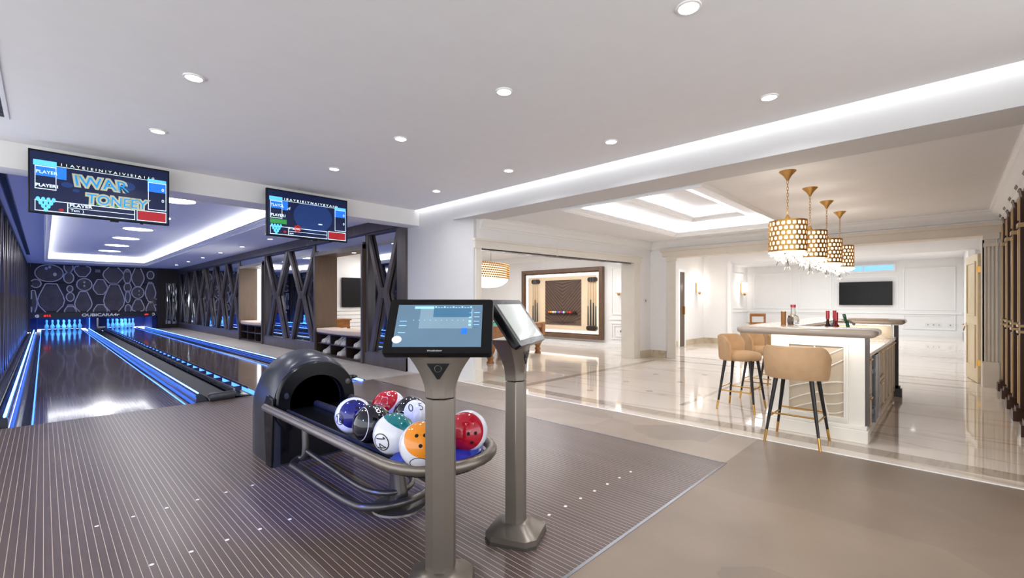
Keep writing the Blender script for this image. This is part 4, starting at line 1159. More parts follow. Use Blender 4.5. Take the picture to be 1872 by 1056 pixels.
for nm_, x in (('corner_column', .0), ('corner_column', L - .36)):
    cc = MB().box(x + .0 + (.03 if x == 0 else 0), x + .11, -.028, .02, .16, 1.05) if x == 0 else MB().box(x, x + .07, -.05, .0, .1, 1.05).box(x - .01, x + .09, -.09, .0, 0, .12).box(x, x + .08, -.07, .0, .12, .16)
    obj(nm_, cc, M['dark'] if x == 0 else M['darkw'], t)
obj('under_light', MB().box(-.16, -.14, -.02, W + .1, 1.050, 1.056).box(L - .5, L - .48, .03, W - .12, 1.05, 1.056), M['lens'], t)
area_light('bar_lip_lamp', (bx0 - .17, (by0 + by1) / 2, 1.045), .03, 1.6, (.98, .98, 1), (0, -math.radians(30), 0), .95)
area_light('bar_lip_lamp', (bx1 - .46, (by0 + by1) / 2 - .03, 1.045), .03, 1.2, (.98, .98, 1), (0, 0, 0), .6)
area_light('bar_lip_lamp', (bx0 + .2, (by0 + by1) / 2 - .1, 1.045), .03, 1.0, (1, .97, .92), (0, 0, 0), .6)
area_light('bar_lip_lamp', (7.3, by1 + .12, 1.045), 3.0, 4, (.98, .98, 1), (0, 0, 0), .03)
# raised top: U-shaped, rounded nose
def topplan(g):
    return [(5.26 - g, .50 - g * 0), (5.26 - g, 1.72 + g), (9.35 + g, 1.72 + g), (9.35 + g, .50), (8.72, .50), (8.72, 1.28), (5.86, 1.28), (5.86, .50)]
t = thing('countertop', 'taupe polished U-shaped raised countertop with rounded edge, on the bar island', 'countertop', (0, 0, 1.06))
def rr2(x0, x1, y0, y1, r=.1, corners=(1, 1, 1, 1)):
    pts = []
    for (x, y, sx, sy, a0, on) in ((x1, y1, -1, -1, 0, corners[0]), (x0, y1, 1, -1, PI / 2, corners[1]), (x0, y0, 1, 1, PI, corners[2]), (x1, y0, -1, 1, 3 * PI / 2, corners[3])):
        if on:
            for k in range(7):
                a = a0 + PI / 2 * k / 6
                pts.append((x + sx * r + r * math.cos(a), y + sy * r + r * math.sin(a)))
        else: pts.append((x, y))
    return pts
U_ = [(5.86, .64)] + [(5.80 + .06 * math.cos(a), .58 + .08 * math.sin(a)) for a in (0, -.5, -1.0, -PI / 2)] + [(5.32, .50), (5.28, .52), (5.26, .56), (5.26, 1.62), (5.29, 1.69), (5.36, 1.72), (9.30, 1.72), (9.35, 1.68), (9.35, .56), (9.30, .5), (8.76, .50), (8.72, .54), (8.72, 1.28), (5.86, 1.28)]
def shrink(poly, d):
    n = len(poly); a = sum(poly[i][0] * poly[(i + 1) % n][1] - poly[(i + 1) % n][0] * poly[i][1] for i in range(n)); s_ = 1 if a > 0 else -1
    r = []
    for i in range(n):
        p, q, w_ = Vector(poly[i - 1]), Vector(poly[i]), Vector(poly[(i + 1) % n])
        e1 = (q - p).normalized(); e2 = (w_ - q).normalized()
        n1 = Vector((-e1.y, e1.x)) * s_; n2 = Vector((-e2.y, e2.x)) * s_
        b = (n1 + n2); b = b / max(.5, b.length_squared) * 2 if b.length > .01 else n1
        r.append(tuple(q + b * d * (b.length and 1)))
    return r
lay = [(.03, 0), (.008, .012), (0, .035), (.008, .06), (.03, .072)]
tm = MB()
tm.loft([[(x, y, z) for x, y in shrink(U_, d)] for d, z in lay])
obj('top_slab', tm, M['top'], t, smooth=50)
obj('inlay_edge', MB().box(8.95, 9.1, .7, 1.2, .0715, .08), M['bronze'], t)
t = thing('worktop', 'lower taupe worktop inside the bar, above the cabinet fronts', 'worktop', (5.75, .6, .845))
obj('slab', MB().box(0, 3.02, -.01, .74, 0, .035), M['top'], t)
obj('sink_basin', MB().box(1.2, 1.7, .2, .55, .035, .04), M['alu'], t)
# cabinet fronts as units
def unit(label, x0, x1, kind):
    t = thing('base_cabinet', label, 'cabinet', (x0, .62, .10), 0, 'cabinets under the bar worktop')
    w_ = x1 - x0; z1 = .735
    obj('carcass', MB().box(0, w_, .012, .60, 0, z1), M['ston'], t)
    def door(a, b, c, d, nm_='door', col='ston'):
        f = MB().box(a + .006, b - .006, 0, .012, c + .006, d - .006)
        frame_mb(f, (a + .006, 0, c + .006), (1, 0, 0), (0, 0, 1), b - a - .012, d - c - .012, .045, .018)
        dd = obj(nm_, f, M[col], t)
        obj('handle', MB().tube([((a + b) / 2 - .07, -.03, d - .03), ((a + b) / 2 + .07, -.03, d - .03)], .007, 8).box((a + b) / 2 - .005, (a + b) / 2 + .005, -.03, 0, d - .036, d - .024), M['gold'], dd)
        obj('door_field', MB().box(a + .055, b - .055, -.003, 0, c + .055, d - .055), M['bronze' if kind != 'drawers' else 'ston'], dd)
    if kind == 'drawers':
        door(0, w_, 0, .36, 'drawer'); door(0, w_, .36, z1, 'drawer')
    elif kind == 'split':
        door(0, w_, 0, .34); door(0, w_, .34, z1)
    else:
        door(0, w_ / 2, 0, z1); door(w_ / 2, w_, 0, z1)
    return t
unit('narrow bronze cabinet beside the wine cooler at the near end of the bar', 5.78, 6.02, 'split')
t = thing('wine_cooler', 'black undercounter wine cooler with steel door edge under the bar worktop', 'wine cooler', (6.03, .62, .08))
obj('cooler_body', MB().box(0, .50, .0, .58, 0, .765), M['blk'], t)
obj('glass_door', MB().box(.16, .49, -.03, -.002, .04, .745), M['blk'], t)
obj('door_edge', MB().box(.14, .17, -.035, 0, .03, .75).box(.47, .49, -.035, 0, .03, .75), M['alu'], t)
obj('hinge', MB().box(.02, .09, -.02, 0, .14, .19).box(.02, .09, -.02, 0, .56, .61), M['alu'], t)
unit('cream drawer cabinet of two wide drawers under the bar worktop', 6.56, 7.26, 'drawers')
unit('cabinet with two tall bronze doors under the bar worktop, next to the drawers', 7.27, 7.98, 'doors')
unit('cabinet with two tall bronze doors under the bar worktop, farthest from the viewer', 7.99, 8.70, 'doors')

# things on the bar
zt = 1.132
def at(name, label, cat, x, y, parts, group=None, z=zt):
    t = thing(name, label, cat, (x, y, z), 0, group)
    for nm_, mb_, m_ in parts: obj(nm_, mb_, m_, t)
    return t
amber = mat('amber wood', rgb(150, 96, 44), .3)
at('candle_holder', 'tall amber cylinder on the near part of the bar top, left of the clear bottle', 'candle holder', 5.95, 1.40, [('body', MB().lathe([(0, 0), (.026, 0), (.026, .15), (0, .15)], n=20), amber), ('rim', MB().lathe([(.022, .15), (.027, .15), (.027, .156), (.022, .156)], n=20), M['gold'])])
at('candle_holder', 'short dark brown cylinder between the amber cylinder and the clear bottle', 'candle holder', 6.10, 1.36, [('body', MB().lathe([(0, 0), (.028, 0), (.028, .10), (0, .10)], n=20), mat('dark amber wood', rgb(96, 50, 28), .3)), ('rim', MB().lathe([(.022, .10), (.029, .10), (.029, .106), (.022, .106)], n=20), M['gold'])])
at('glass_bottle', 'round clear glass bottle with a red cap on the bar top', 'bottle', 6.12, 1.28 + .06, [('bottle_glass', MB().lathe([(0, 0), (.05, 0), (.062, .02), (.064, .06), (.05, .095), (.026, .115), (.022, .2), (0, .2)], n=24), mat('clear bottle glass', rgb(235, 242, 240), .03, var=.0, trans=.9)), ('cap', MB().lathe([(0, .2), (.027, .2), (.027, .232), (0, .232)], n=20), M['red']), ('base_liquid', MB().lathe([(0, .001), (.045, .001), (.05, .02), (0, .021)], n=16), M['plate'])][:2])
tz = .88 + .002
t = at('serving_tray', 'white oval bottle tray on the bar worktop', 'tray', 6.62, 1.0, [('tray_plate', MB().lathe([(0, 0), (.2, 0), (.24, .02), (.23, .025), (.19, .01), (0, .008)], n=28, sy=.7), M['plate'])], z=tz)
for k, (dx, dy, lb, hgt) in enumerate(((-.09, .07, 'dark bottle with a red top, leftmost of the three behind the bar top', .40), (-.0, .0, 'dark red bottle with a red top, middle of the three behind the bar top', .38), (.09, .03, 'slim dark bottle with a red top, right one of the three behind the bar top', .40))):
    at('wine_bottle', lb, 'bottle', 6.62 + dx, 1.0 + dy, [('bottle_glass', MB().lathe([(0, 0), (.034, 0), (.036, .01), (.036, .2), (.016, .25), (.014, hgt - .07), (0, hgt - .07)], n=18), mat('dark bottle glass' if k != 1 else 'dark red bottle glass', rgb(40, 18, 20) if k != 1 else rgb(110, 20, 28), .08)), ('capsule', MB().lathe([(.0, hgt - .1), (.019, hgt - .1), (.019, hgt), (0, hgt)], n=18), M['red']),
        ('bottle_label', MB().lathe([(.0365, .06), (.0368, .06), (.0368, .15), (.0365, .15)], n=18), M['plate'])], 'bottles behind the bar top', z=tz + .01)
g = MB(); g.tube([(0, 0, 0), (.01, -.01, .1), (-.03, .0, .18), (-.03, .02, .28)], [.05, .03, .018, .022], 12)
for a, b in ((-.06, .06), (.05, .09), (.0, .11), (-.09, .02)): g.tube([(-.03, .02, .25), (-.03 + a, .02 + b * .3, .33 + b * .3)], [.016, .012], 8)
at('green_vase', 'green branching glass ornament on the worktop, right of the red-topped bottles', 'ornament', 6.95, .92, [('stem', g, M['green'])], z=tz)
fc = MB(); fc.tube([(0, 0, 0), (0, 0, .22), (.0, -.06, .27), (0, -.2, .27), (0, -.26, .22)], .014, 10)
at('bar_faucet', 'curved chrome tap at the bar sink right of the green ornament', 'tap', 7.2, 1.15, [('spout', fc, M['alu']), ('tap_base', MB().lathe([(0, 0), (.03, 0), (.028, .03), (0, .03)], n=16), M['alu'])], z=tz)

# ------------------------------------------------------------------ bar stools (local: faces +X)
t = thing('bar_stool', 'beige velvet bar stool with its back to the viewer at the end of the bar', 'bar stool', (5.27, 1.12, 0), 0, 'bar stools around the bar')
def stool_parts(t):
    R0 = .235
    obj('seat', MB().lathe([(0, .64), (.19, .64), (.225, .65), (.235, .675), (.235, .71), (.22, .735), (.17, .75), (0, .755)], n=36, sy=1.05), M['velvet'], t, smooth=60)
    bk = MB(); rings = []; n = 22
    for k in range(n + 1):
        a = math.radians(100) + math.radians(160) * k / n
        e = min(k, n - k) / n; hgt = .965 - (.10 * (1 - min(1, e * 7)) ** 2)
        c, s_ = math.cos(a), math.sin(a); f = 1.07
        ri, ro = .222, .268
        flare = .015
        rings.append([(ri * c, ri * s_ * f, .685), ((ri + flare) * c, (ri + flare) * s_ * f, hgt - .02), ((ri + ro) / 2 * c + flare * c, ((ri + ro) / 2 + flare) * s_ * f, hgt), ((ro + flare) * c, (ro + flare) * s_ * f, hgt - .02), (ro * c, ro * s_ * f, .68), ((ro - .01) * c, (ro - .01) * s_ * f, .645), (ri * c * .95, ri * s_ * f * .95, .645)])
    bk.loft(rings)
    obj('backrest', bk, M['velvet'], t, smooth=60)
    for sx in (-1, 1):
        for sy in (-1, 1):
            tx, ty, gx, gy = sx * .15, sy * .15, sx * .225, sy * .235
            def P_(z): u = z / .65; return (gx + (tx - gx) * u, gy + (ty - gy) * u, z)
            lg = obj('leg', MB().cyl(P_(.11), P_(.65), .0125, .021, 14), M['ebony'], t)
            obj('ferrule', MB().cyl(P_(0), P_(.12), .0115, .0135, 14), M['gold'], lg)
    def Q(sx, sy, z):
        u = z / .65; return (sx * (.225 - .075 * u), sy * (.235 - .085 * u), z)
    fr = MB()
    for a, b, z in (((-1, -1), (-1, 1), .29), ((1, -1), (1, 1), .29), ((-1, -1), (1, -1), .25), ((-1, 1), (1, 1), .25)):
        fr.tube([Q(*a, z), Q(*b, z)], .0085, 8)
    obj('footrest', fr, M['gold'], t)
stool_parts(t)
bs = 'bar stools around the bar'
dup(t, (6.35, 1.98, 0), -PI / 2, 'beige velvet bar stool nearest the viewer on the long left side of the bar', bs)
dup(t, (7.25, 1.98, 0), -PI / 2, 'beige velvet bar stool second along the left side of the bar, half hidden', bs)
dup(t, (8.15, 1.98, 0), -PI / 2, 'beige velvet bar stool third along the left side of the bar, mostly hidden', bs)

# ------------------------------------------------------------------ pendants over the bar
def pendant_parts(t):
    obj('ceiling_canopy', MB().lathe([(0, -.11), (.012, -.11), (.02, -.09), (.045, -.05), (.075, -.02), (.088, -.005), (.088, 0), (0, 0)], n=28), M['goldm'], t)
    ch = MB()
    for k in range(11):
        z = -.13 - k * .036
        pts = []
        for q in range(10):
            a = 2 * PI * q / 10
            u, w_ = .010 * math.cos(a), .024 * math.sin(a)
            pts.append((u, 0, z + w_) if k % 2 else (0, u, z + w_))
        ch.tube(pts, .0028, 6, True)
    obj('chain', ch, M['goldm'], t)
    obj('shade_cap', MB().lathe([(0, -.60), (.03, -.60), (.032, -.55), (.014, -.51), (0, -.50)], n=16), M['goldm'], t)
    # perforated drum
    z0, z1, R_ = -.93, -.575, .195; nx, nz = 22, 6
    sh = MB()
    def pt(a, z): return (R_ * math.cos(a), R_ * math.sin(a), z)
    for i in range(nx):
        for j in range(nz):
            a0 = 2 * PI * i / nx + (PI / nx if j % 2 else 0); a1 = a0 + 2 * PI / nx; za = z0 + .012 + (z1 - z0 - .024) * j / nz; zb_ = z0 + .012 + (z1 - z0 - .024) * (j + 1) / nz
            am, zm = (a0 + a1) / 2, (za + zb_) / 2
            o = [pt(a0, za), pt(am, za), pt(a1, za), pt(a1, zm), pt(a1, zb_), pt(am, zb_), pt(a0, zb_), pt(a0, zm)]
            s_ = .35; ha, hz = (a1 - a0) * s_, (zb_ - za) * s_
            q = .78
            inn = [pt(am - ha * q, zm - hz * 1.0), pt(am, zm - hz), pt(am + ha * q, zm - hz), pt(am + ha, zm), pt(am + ha * q, zm + hz), pt(am, zm + hz), pt(am - ha * q, zm + hz), pt(am - ha, zm)]
            sh.add(o + inn, [(k, (k + 1) % 8, 8 + (k + 1) % 8, 8 + k) for k in range(8)])
    for za, zb_ in ((z0, z0 + .012), (z1 - .012, z1)):
        sh.loft([[(R_ * math.cos(2 * PI * k / 48), R_ * math.sin(2 * PI * k / 48), z) for k in range(48)] for z in (za, zb_)], cap=False)
    so = obj('perforated_shade', sh, M['goldm'], t, smooth=0)
    sd = so.modifiers.new('thick', 'SOLIDIFY'); sd.thickness = .006
    df = MB(); df.loft([[(.18 * math.cos(2 * PI * k / 32), .18 * math.sin(2 * PI * k / 32), z) for k in range(32)] for z in (z0 + .01, z1 - .01)], cap=True)
    obj('lamp_diffuser', df, M['warm'], t)
    cl = MB(); r_ = random.Random(3)
    for k in range(230):
        a = r_.uniform(0, 2 * PI); q = .20 * math.sqrt(r_.random()); z = -.93 - r_.uniform(0, .13) * (1.25 - q / .2)
        s_ = r_.uniform(.008, .02); c = Vector((q * math.cos(a), q * math.sin(a), z))
        rot = Quaternion((r_.random(), r_.random(), r_.random()), r_.uniform(0, PI)).to_matrix()
        vs = [c + rot @ Vector(p) * s_ for p in ((1, 0, 0), (-1, 0, 0), (0, .6, 0), (0, -.6, 0), (0, 0, 1.2), (0, 0, -1.2))]
        cl.add(vs, [(0, 2, 4), (2, 1, 4), (1, 3, 4), (3, 0, 4), (2, 0, 5), (1, 2, 5), (3, 1, 5), (0, 3, 5)])
    co = obj('crystal_cluster', cl, M['crystal'], t, smooth=0); co['kind'] = 'stuff'
    tw = MB()
    for k in range(6):
        a = 2 * PI * k / 6; tw.tube([(.03 * math.cos(a), .03 * math.sin(a), -.94), (.10 * math.cos(a), .10 * math.sin(a), -1.02), (.13 * math.cos(a + .3), .13 * math.sin(a + .3), -1.05 - .02 * (k % 3))], .002, 5)
    tw.tube([(0, 0, -.94), (0.01, 0, -1.12)], .003, 5)
    for q in range(3): tw.tube([(0, 0, -1.03), (.035 * math.cos(q * 2.1), .035 * math.sin(q * 2.1), -1.14)], .0025, 5)
    obj('metal_twigs', tw, M['greyd'], t)
pg = 'pendant lamps over the bar'
t = thing('pendant_lamp', 'gold perforated drum pendant with crystals over the bar, nearest the viewer', 'pendant lamp', (5.96, 1.36, ZBAR), 0, pg)
pendant_parts(t)
pos = [(5.96, 1.36), (7.05, 1.35), (8.16, 1.35), (9.27, 1.35)]
for k in (1, 2, 3):
    dup(t, (pos[k][0], pos[k][1], ZBAR), .4 * k, 'gold perforated drum pendant with crystals over the bar, %s from the viewer' % ('', 'second', 'third', 'farthest')[k], pg)
for x, y in pos:
    area_light('pendant_glow', (x, y, 1.80), .22, 5, (1, .86, .66), (0, 0, 0))
    area_light('pendant_glow', (x, y, 2.36), .2, .8, (1, .93, .84), (PI, 0, 0))

# ================================================================== DISPLAY CABINET ON THE RIGHT WALL
t = thing('display_cabinet', 'tall dark brown display cabinet with gilt-edged pilasters and glass doors at the right edge', 'cabinet', (0, -.62, 0))
wd = mat('dark walnut', rgb(66, 38, 20), .28, var=.15, stretch=(4, 4, .4))
gl = mat('champagne edge', rgb(206, 172, 124), .3, metal=.3)
tan = mat('tan lacquer', rgb(196, 162, 118), .35)
xs = [10.50, 9.72, 8.86, 8.02, 7.15, 6.2]
obj('carcass', MB().box(5.7, 10.55, -.42, -.38, 0, 2.8).box(5.7, 10.55, -.4, 0, 0, .12).box(5.7, 10.55, -.4, 0, 1.02, 1.10).box(5.7, 10.55, -.4, 0, 2.3, 2.45), wd, t)
for k, x in enumerate(xs):
    p = MB().box(x - .09, x + .09, -.1, .05, .12, 2.62)
    pp = obj('pilaster', p, wd, t)
    obj('gilt_edge', MB().box(x - .035, x + .035, .05, .065, .2, 1.0).box(x - .035, x + .035, .05, .065, 1.16, 2.25).box(x - .035, x + .035, .05, .065, 2.36, 2.58), gl, pp)
    for (z_, zz_) in ((1.03, 1.06), (1.10, 1.13), (2.27, 2.32)): obj('capital', MB().box(x - .10, x + .10, -.1, .07, z_, zz_), gl, pp)
    obj('pilaster_foot', MB().box(x - .12, x + .12, -.1, .11, 0, .12).box(x - .10, x + .10, -.1, .085, .12, .16), wd, pp)
    cr = MB(); cr.slab([(x - .12, -.1, 2.79), (x - .12, .09, 2.79), (x - .12, .085, 2.76), (x - .12, .05, 2.70), (x - .12, .035, 2.60), (x - .12, -.1, 2.60)], (.24, 0, 0))
    obj('crown_block', cr, wd, pp)
for k in range(len(xs) - 1):
    a, b = xs[k + 1] + .1, xs[k] - .1
    obj('crown_section', MB().slab([(a - .03, -.1, 2.79), (a - .03, .09, 2.79), (a - .03, .03, 2.70), (a - .03, .0, 2.6), (a - .03, -.1, 2.6)], (b - a + .06, 0, 0)), gl, t)
    f = MB(); frame_mb(f, (a, -.02, .14), (1, 0, 0), (0, 0, 1), b - a, .86, .07, -.02); frame_mb(f, (a, 0, .14), (1, 0, 0), (0, 0, 1), b - a, .86, .03, .0201)
    dd = obj('lower_door', MB().box(a, b, -.05, -.02, .14, 1.0), tan, t)
    obj('door_frame', f, gl, dd)
    gd = obj('glass_door', MB().box(a + .05, b - .05, -.03, -.025, 1.18, 2.24), mat('smoked blue glass', rgb(60, 76, 96), .05, var=.1), t)
    f = MB()
    for (p_, q_, r_, s_) in ((a, a + .05, 1.12, 2.28), (b - .05, b, 1.12, 2.28), (a, b, 1.12, 1.18), (a, b, 2.24, 2.28)): f.box(p_, q_, -.04, .0, r_, s_)
    obj('door_frame', f, gl, gd)
    obj('shelf_edge', MB().box(a + .05, b - .05, -.024, -.015, 1.55, 1.56).box(a + .05, b - .05, -.024, -.015, 1.9, 1.91), M['alu'], gd)
    obj('upper_panel', MB().box(a, b, -.04, -.0, 2.34, 2.58), tan, t)

# ================================================================== BILLIARD ROOM
th = math.radians(14)
t = thing('pool_table', 'golden wood pool table with green cloth and turned legs in the billiard room', 'pool table', (6.95, 7.35, 0), th)
Lp, Wp = 2.65, 1.5
rl = MB(); ring(rl, 0, Lp, 0, Wp, .16, Lp - .16, .16, Wp - .16, .70, .84)
obj('rail', rl, M['oak'], t, bevel=.015)
ap = MB(); ring(ap, .05, Lp - .05, .05, Wp - .05, .1, Lp - .1, .1, Wp - .1, .52, .70)
obj('apron', ap, M['oak'], t)
obj('corner_block', MB().box(-.02, .16, -.02, .16, .5, .85).box(Lp - .16, Lp + .02, -.02, .16, .5, .85).box(-.02, .16, Wp - .16, Wp + .02, .5, .85).box(Lp - .16, Lp + .02, Wp - .16, Wp + .02, .5, .85), M['oak'], t, bevel=.02)
obj('cloth', MB().box(.16, Lp - .16, .16, Wp - .16, .72, .80), M['cloth'], t)
cu = MB(); ring(cu, .14, Lp - .14, .14, Wp - .14, .2, Lp - .2, .2, Wp - .2, .8, .835)
obj('cushion', cu, M['cloth'], t)
lp = [(0, 0), (.085, 0), (.09, .02), (.06, .07), (.07, .10), (.085, .12), (.07, .15), (.055, .18), (.085, .24), (.115, .31), (.12, .36), (.09, .42), (.075, .44), (.11, .47), (.11, .52), (0, .52)]
for x, y in ((.14, .14), (Lp / 2, .14), (Lp - .14, .14), (.14, Wp - .14), (Lp / 2, Wp - .14), (Lp - .14, Wp - .14)):
    obj('leg', MB().lathe(lp, (x, y, 0), 24), M['oak'], t, smooth=50)
# chandelier
t = thing('chandelier', 'oval gold-link chandelier with glowing crystal bowl over the pool table', 'chandelier', (8.0, 8.75, 2.2), th)
bnd = MB(); n = 72
for j in range(7):
    z = -.17 + j * .058
    for k in range(n):
        a = 2 * PI * k / n + (PI / n if j % 2 else 0)
        bnd.sphere((1.0 * math.cos(a), .42 * math.sin(a), z), .03, 6, 4, (1, 1, .75))
bo = obj('gold_links', bnd, M['goldm'], t); bo['kind'] = 'stuff'
obj('inner_glow', MB().loft([[(.93 * math.cos(2 * PI * k / 48), .37 * math.sin(2 * PI * k / 48), z) for k in range(48)] for z in (-.15, .15)]), M['warm'], t)
obj('crystal_bowl', MB().lathe([(1.0, -.19), (.93, -.27), (.75, -.36), (.5, -.42), (.2, -.44), (0, -.445), (0, -.19)], n=48, sy=.42), mat('frosted crystal bowl', rgb(250, 244, 236), .3, emit=.9, ecol=(1, .95, .88), var=.15, scale=30), t, smooth=60)
obj('suspension_rods', MB().cyl((-.3, 0, .15), (-.3, 0, .8), .006, n=8).cyl((.3, 0, .15), (.3, 0, .8), .006, n=8).box(-.4, .4, -.05, .05, .77, .80), M['alu'], t)
# cue display on the wall x = 12.2
XD = 12.2
t = thing('cue_display_frame', 'large dark brown frame with backlit cream panel around the cue racks', 'wall display', (XD, 7.80, .20))
DW, DH = 3.42, 2.30     # frame runs from y=7.8 towards +y
def fbox(mb, a, b, c, d, d0, d1): return mb.box(-d1, -d0, a, b, c, d)
fm = MB()
for a, b, c, d in ((0, .13, 0, DH), (DW - .13, DW, 0, DH), (.13, DW - .13, 0, .13), (.13, DW - .13, DH - .13, DH)): fbox(fm, a, b, c, d, 0, .14)
for a, b, c, d in ((.13, .17, .13, DH - .13), (DW - .17, DW - .13, .13, DH - .13), (.17, DW - .17, .13, .17), (.17, DW - .17, DH - .17, DH - .13)): fbox(fm, a, b, c, d, 0, .09)
obj('frame', fm, mat('frame walnut', rgb(104, 80, 62), .3, var=.12), t, bevel=.01)
lm = MB()
for a, b, c, d in ((.17, .19, .17, DH - .17), (DW - .19, DW - .17, .17, DH - .17), (.19, DW - .19, .17, .19), (.19, DW - .19, DH - .19, DH - .17)): fbox(lm, a, b, c, d, .005, .06)
obj('backlight_strip', lm, M['warmw'], t)
obj('cream_panel', MB().box(-.05, -.01, .26, DW - .26, .26, DH - .26), mat('cream backing', rgb(228, 206, 176), .6, var=.02), t)
hb_ = obj('herringbone_panel', MB().box(-.07, -.05, .85, 2.35, .42, 1.92), mat('herringbone wood', rgb(100, 80, 68), .45, var=.1), t)
hs = MB(); hs2 = MB()
for k in range(-2, 16):
    for side in (0, 1):
        z0 = .42 + k * .125 - .3
        ya, yb = (.85, 1.6) if side == 0 else (2.35, 1.6)
        za, zb_ = z0 + .75, z0
        pts = [(-.072, ya, za), (-.072, yb, zb_), (-.072, yb, zb_ + .062), (-.072, ya, za + .062)]
        pts = [(x, y, min(1.92, max(.42, z))) for x, y, z in pts]
        if len({(round(p[1], 3), round(p[2], 3)) for p in pts}) >= 3:
            area = abs((pts[1][1] - pts[0][1])) * .001 + abs(pts[2][2] - pts[1][2]) + abs(pts[3][2] - pts[0][2])
            if area > .01: hs.slab(pts, (.002, 0, 0))
obj('herringbone_slats', hs, mat('herringbone dark wood', rgb(72, 54, 45), .45, var=.1), hb_)
t = thing('ball_shelf', 'short brass rail shelf holding the pool balls on the herringbone panel', 'shelf', (XD - .07, 9.4, 0))
obj('shelf_board', MB().box(-.07, 0, -.62, .62, .985, 1.0), M['darkw'], t)
obj('lower_rail', MB().box(-.04, 0, -.55, .55, .72, .73), M['alu'], t)
bcol = ['orange', 'amber yellow', 'white', 'cream', 'blue', 'pink', 'violet', 'white', 'green', 'red', 'scarlet', 'maroon', 'black']
brgb = [(214, 120, 50), (220, 170, 70), (230, 225, 220), (225, 205, 180), (60, 110, 190), (214, 120, 130), (110, 70, 150), (236, 232, 230), (40, 120, 80), (190, 40, 40), (210, 60, 50), (110, 26, 34), (20, 20, 22)]
ordn = ['first', 'second', 'third', 'fourth', 'fifth', 'sixth', 'seventh', 'eighth', 'ninth', 'tenth', 'eleventh', 'twelfth', 'last']
for k in range(13):
    o = obj('pool_ball', MB().sphere((0, 0, 0), .042, 16, 10), mat('pool ball ' + bcol[k], rgb(*brgb[k]), .1), None, smooth=80, loc=(XD - .115, 9.4 + .54 - k * .09, 1.043))
    tag(o, '%s pool ball, %s from the left on the wall shelf' % (bcol[k], ordn[k]), 'pool ball', 'pool balls on the wall shelf')
def rack(label, yc, n, hi):
    t = thing('cue_rack', label, 'cue rack', (XD - .05, yc, 0), 0, 'cue racks on the wall display')
    obj('top_clip', MB().loft([[(x, y, z) for y, z in rrect(0, 2.10, .36, .15, .07)] for x in (-.07, 0)]), M['darkw'], t, bevel=.01)
    obj('clip_ring', MB().box(-.075, -.07, -.05, -.03, 2.04, 2.16).box(-.075, -.07, .03, .05, 2.04, 2.16), M['alu'], t)
    obj('base_block', MB().loft([[(x, y, z) for y, z in rrect(0, .56, .38, .15, .07)] for x in (-.12, 0)]), M['darkw'], t, bevel=.01)
    for k in range(n):
        y = yc + (n - 1) * .05 - k * .1
        c = thing('pool_cue', 'pool cue with dark butt, %s from the left in the %s wall rack' % (ordn[k], hi), 'pool cue', (XD - .115, y, .64), 0, 'pool cues in the wall racks')
        obj('butt', MB().cyl((0, 0, 0), (0, 0, .62 + .1 * ((k * 2) % 3)), .022, .016, 10), M['ebony'], c)
        obj('shaft', MB().cyl((0, 0, .6), (0, 0, 1.40), .015, .008, 8), tan, c)
rack('dark cue rack left of the herringbone panel holding three cues', 10.58, 3, 'left')
rack('dark cue rack right of the herringbone panel holding four cues', 8.19, 4, 'right')
# television on the far wall of the billiard room
t = thing('television', 'black television on the billiard room end wall, seen through the near shoe niche', 'television', (8.0, 14.55, 1.22))
obj('housing', MB().box(-1.1, 1.1, -.06, .04, 0, .98), M['blk'], t); obj('screen', MB().box(-1.07, 1.07, -.064, -.06, .03, .95), M['blk'], t)

# ================================================================== WALL LAMPS, SWITCHES, TELEVISION
def sconce(label, loc, rz, s=1.0):
    t = thing('wall_sconce', label, 'wall lamp', loc, rz, 'crystal wall lamps')
    obj('backplate', MB().box(-.05 * s, .05 * s, -.02, 0, -.15 * s, .15 * s), M['gold'], t)
    obj('lamp_glass', MB().lathe([(0, -.12 * s), (.055 * s, -.12 * s), (.055 * s, .14 * s), (0, .14 * s)], (0, -.09 * s, 0), 16), M['warmw'], t)
    rods = MB()
    for k in range(12):
        a = 2 * PI * k / 12; rods.cyl((.085 * s * math.cos(a), -.09 * s + .085 * s * math.sin(a) * .8, -.16 * s), (.085 * s * math.cos(a), -.09 * s + .085 * s * math.sin(a) * .8, .18 * s), .011 * s, n=6)
    obj('crystal_rods', rods, M['crystal'], t)
    obj('lamp_collar', MB().lathe([(.07 * s, -.15 * s), (.1 * s, -.15 * s), (.1 * s, -.13 * s), (.07 * s, -.13 * s)], (0, -.09 * s, 0), 20, sy=.8).lathe([(.02 * s, -.22 * s), (.05 * s, -.17 * s), (.02 * s, -.15 * s)], (0, -.09 * s, 0), 12), M['gold'], t)
    return t
sconce('crystal wall lamp beside the cue display in the billiard room', (12.17, 7.23, 1.8), PI / 2 * -1)
sconce('crystal wall lamp on the passage wall beside the dark door', (15.05, 6.07, 1.85), 0)
sconce('small crystal wall lamp in the farthest room, left of the panelled end wall', (24.3, 7.57, 2.05), 0, 1.6)
area_light('sconce_lamp', (15.05, 5.85, 1.9), .15, 12, (1, .9, .8), (PI / 2, 0, 0))
area_light('sconce_lamp', (24.2, 7.2, 2.1), .2, 15, (1, .92, .84), (PI / 2, 0, 0))
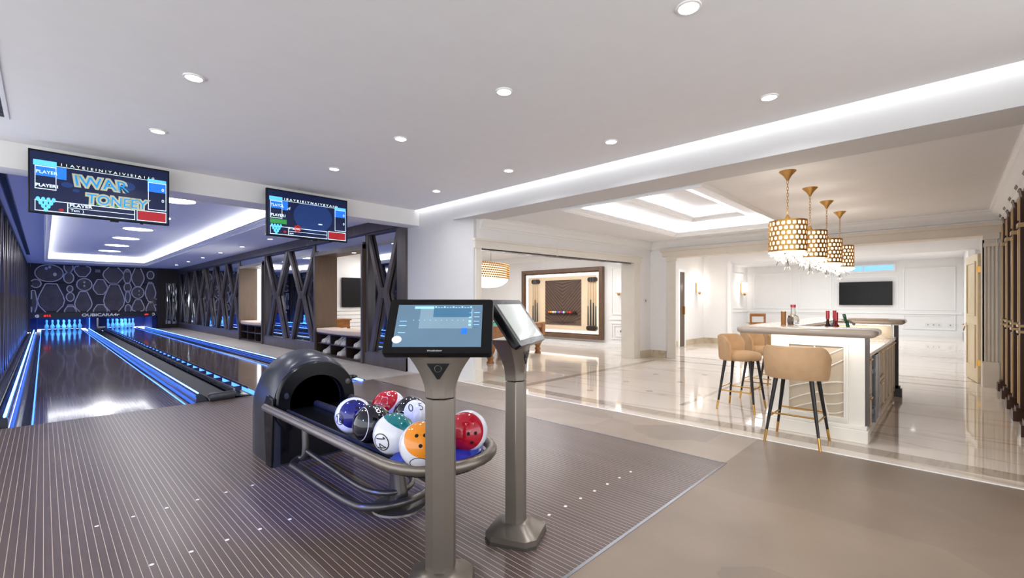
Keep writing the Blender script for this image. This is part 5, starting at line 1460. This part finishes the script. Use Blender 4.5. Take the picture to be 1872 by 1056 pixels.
def plate(label, loc, rz, w_=.09, h_=.14, n=1):
    t = thing('wall_plate', label, 'switch plate', loc, rz)
    obj('cover', MB().box(-w_ / 2, w_ / 2, -.012, 0, -h_ / 2, h_ / 2), M['plate'], t, bevel=.003)
    m_ = MB()
    for k in range(n): x = (k - (n - 1) / 2) * w_ / n; m_.box(x - .018, x + .018, -.016, -.012, -.03, .03)
    obj('rocker', m_, M['alu'], t)
plate('white light switch plate on the wall right of the billiard room opening', (10.62, byx(10.62) - .001, 1.42), -.086)
plate('round-holed white socket low on the billiard room wall below the sconce', (12.17, 7.2, .5), -PI / 2, .11, .09)
plate('left pair of white sockets low on the far panelled wall', (25.3, .55, .45), -PI / 2, .5, .16, 3)
plate('right pair of white sockets low on the far panelled wall', (25.3, -.02 + .0, .45), -PI / 2, .3, .14, 2)
t = thing('television', 'wide black television mounted on the far panelled wall below the small window', 'television', (25.215, 2.76, 1.25))
obj('housing', MB().box(-.06, .06, -.93, .93, 0, 1.02), M['blk'], t); obj('screen', MB().box(-.064, -.06, -.9, .9, .03, .99), M['blk'], t)
t = thing('wooden_chair', 'brown wooden armchair in the far room behind the bar stools', 'chair', (17.6, 5.0, 0), .5)
obj('seat', MB().box(-.25, .25, -.25, .25, .40, .46), M['oak'], t)
for x in (-.22, .22):
    for y in (-.22, .22): obj('leg', MB().cyl((x, y, 0), (x, y, .42), .02, .03, 8), M['oak'], t)
obj('backrest', MB().box(-.25, -.2, -.25, -.19, .45, .98).box(-.25, -.2, .19, .25, .45, .98).box(-.25, -.21, -.2, .2, .88, .98).box(-.25, -.21, -.2, .2, .6, .68), M['oak'], t)
obj('armrest', MB().box(-.22, .2, -.27, -.22, .62, .66).box(-.22, .2, .22, .27, .62, .66), M['oak'], t)
t = thing('smoke_detector', 'small black ceiling dome near the far room opening', 'detector', (17.2, 5.1, 3.15))
obj('dome', MB().sphere((0, 0, 0), .07, 14, 8, (1, 1, .6)), M['blk'], t); obj('dome_ring', MB().lathe([(.06, -.005), (.09, -.005), (.09, 0), (.06, 0)], n=20), M['white'], t)
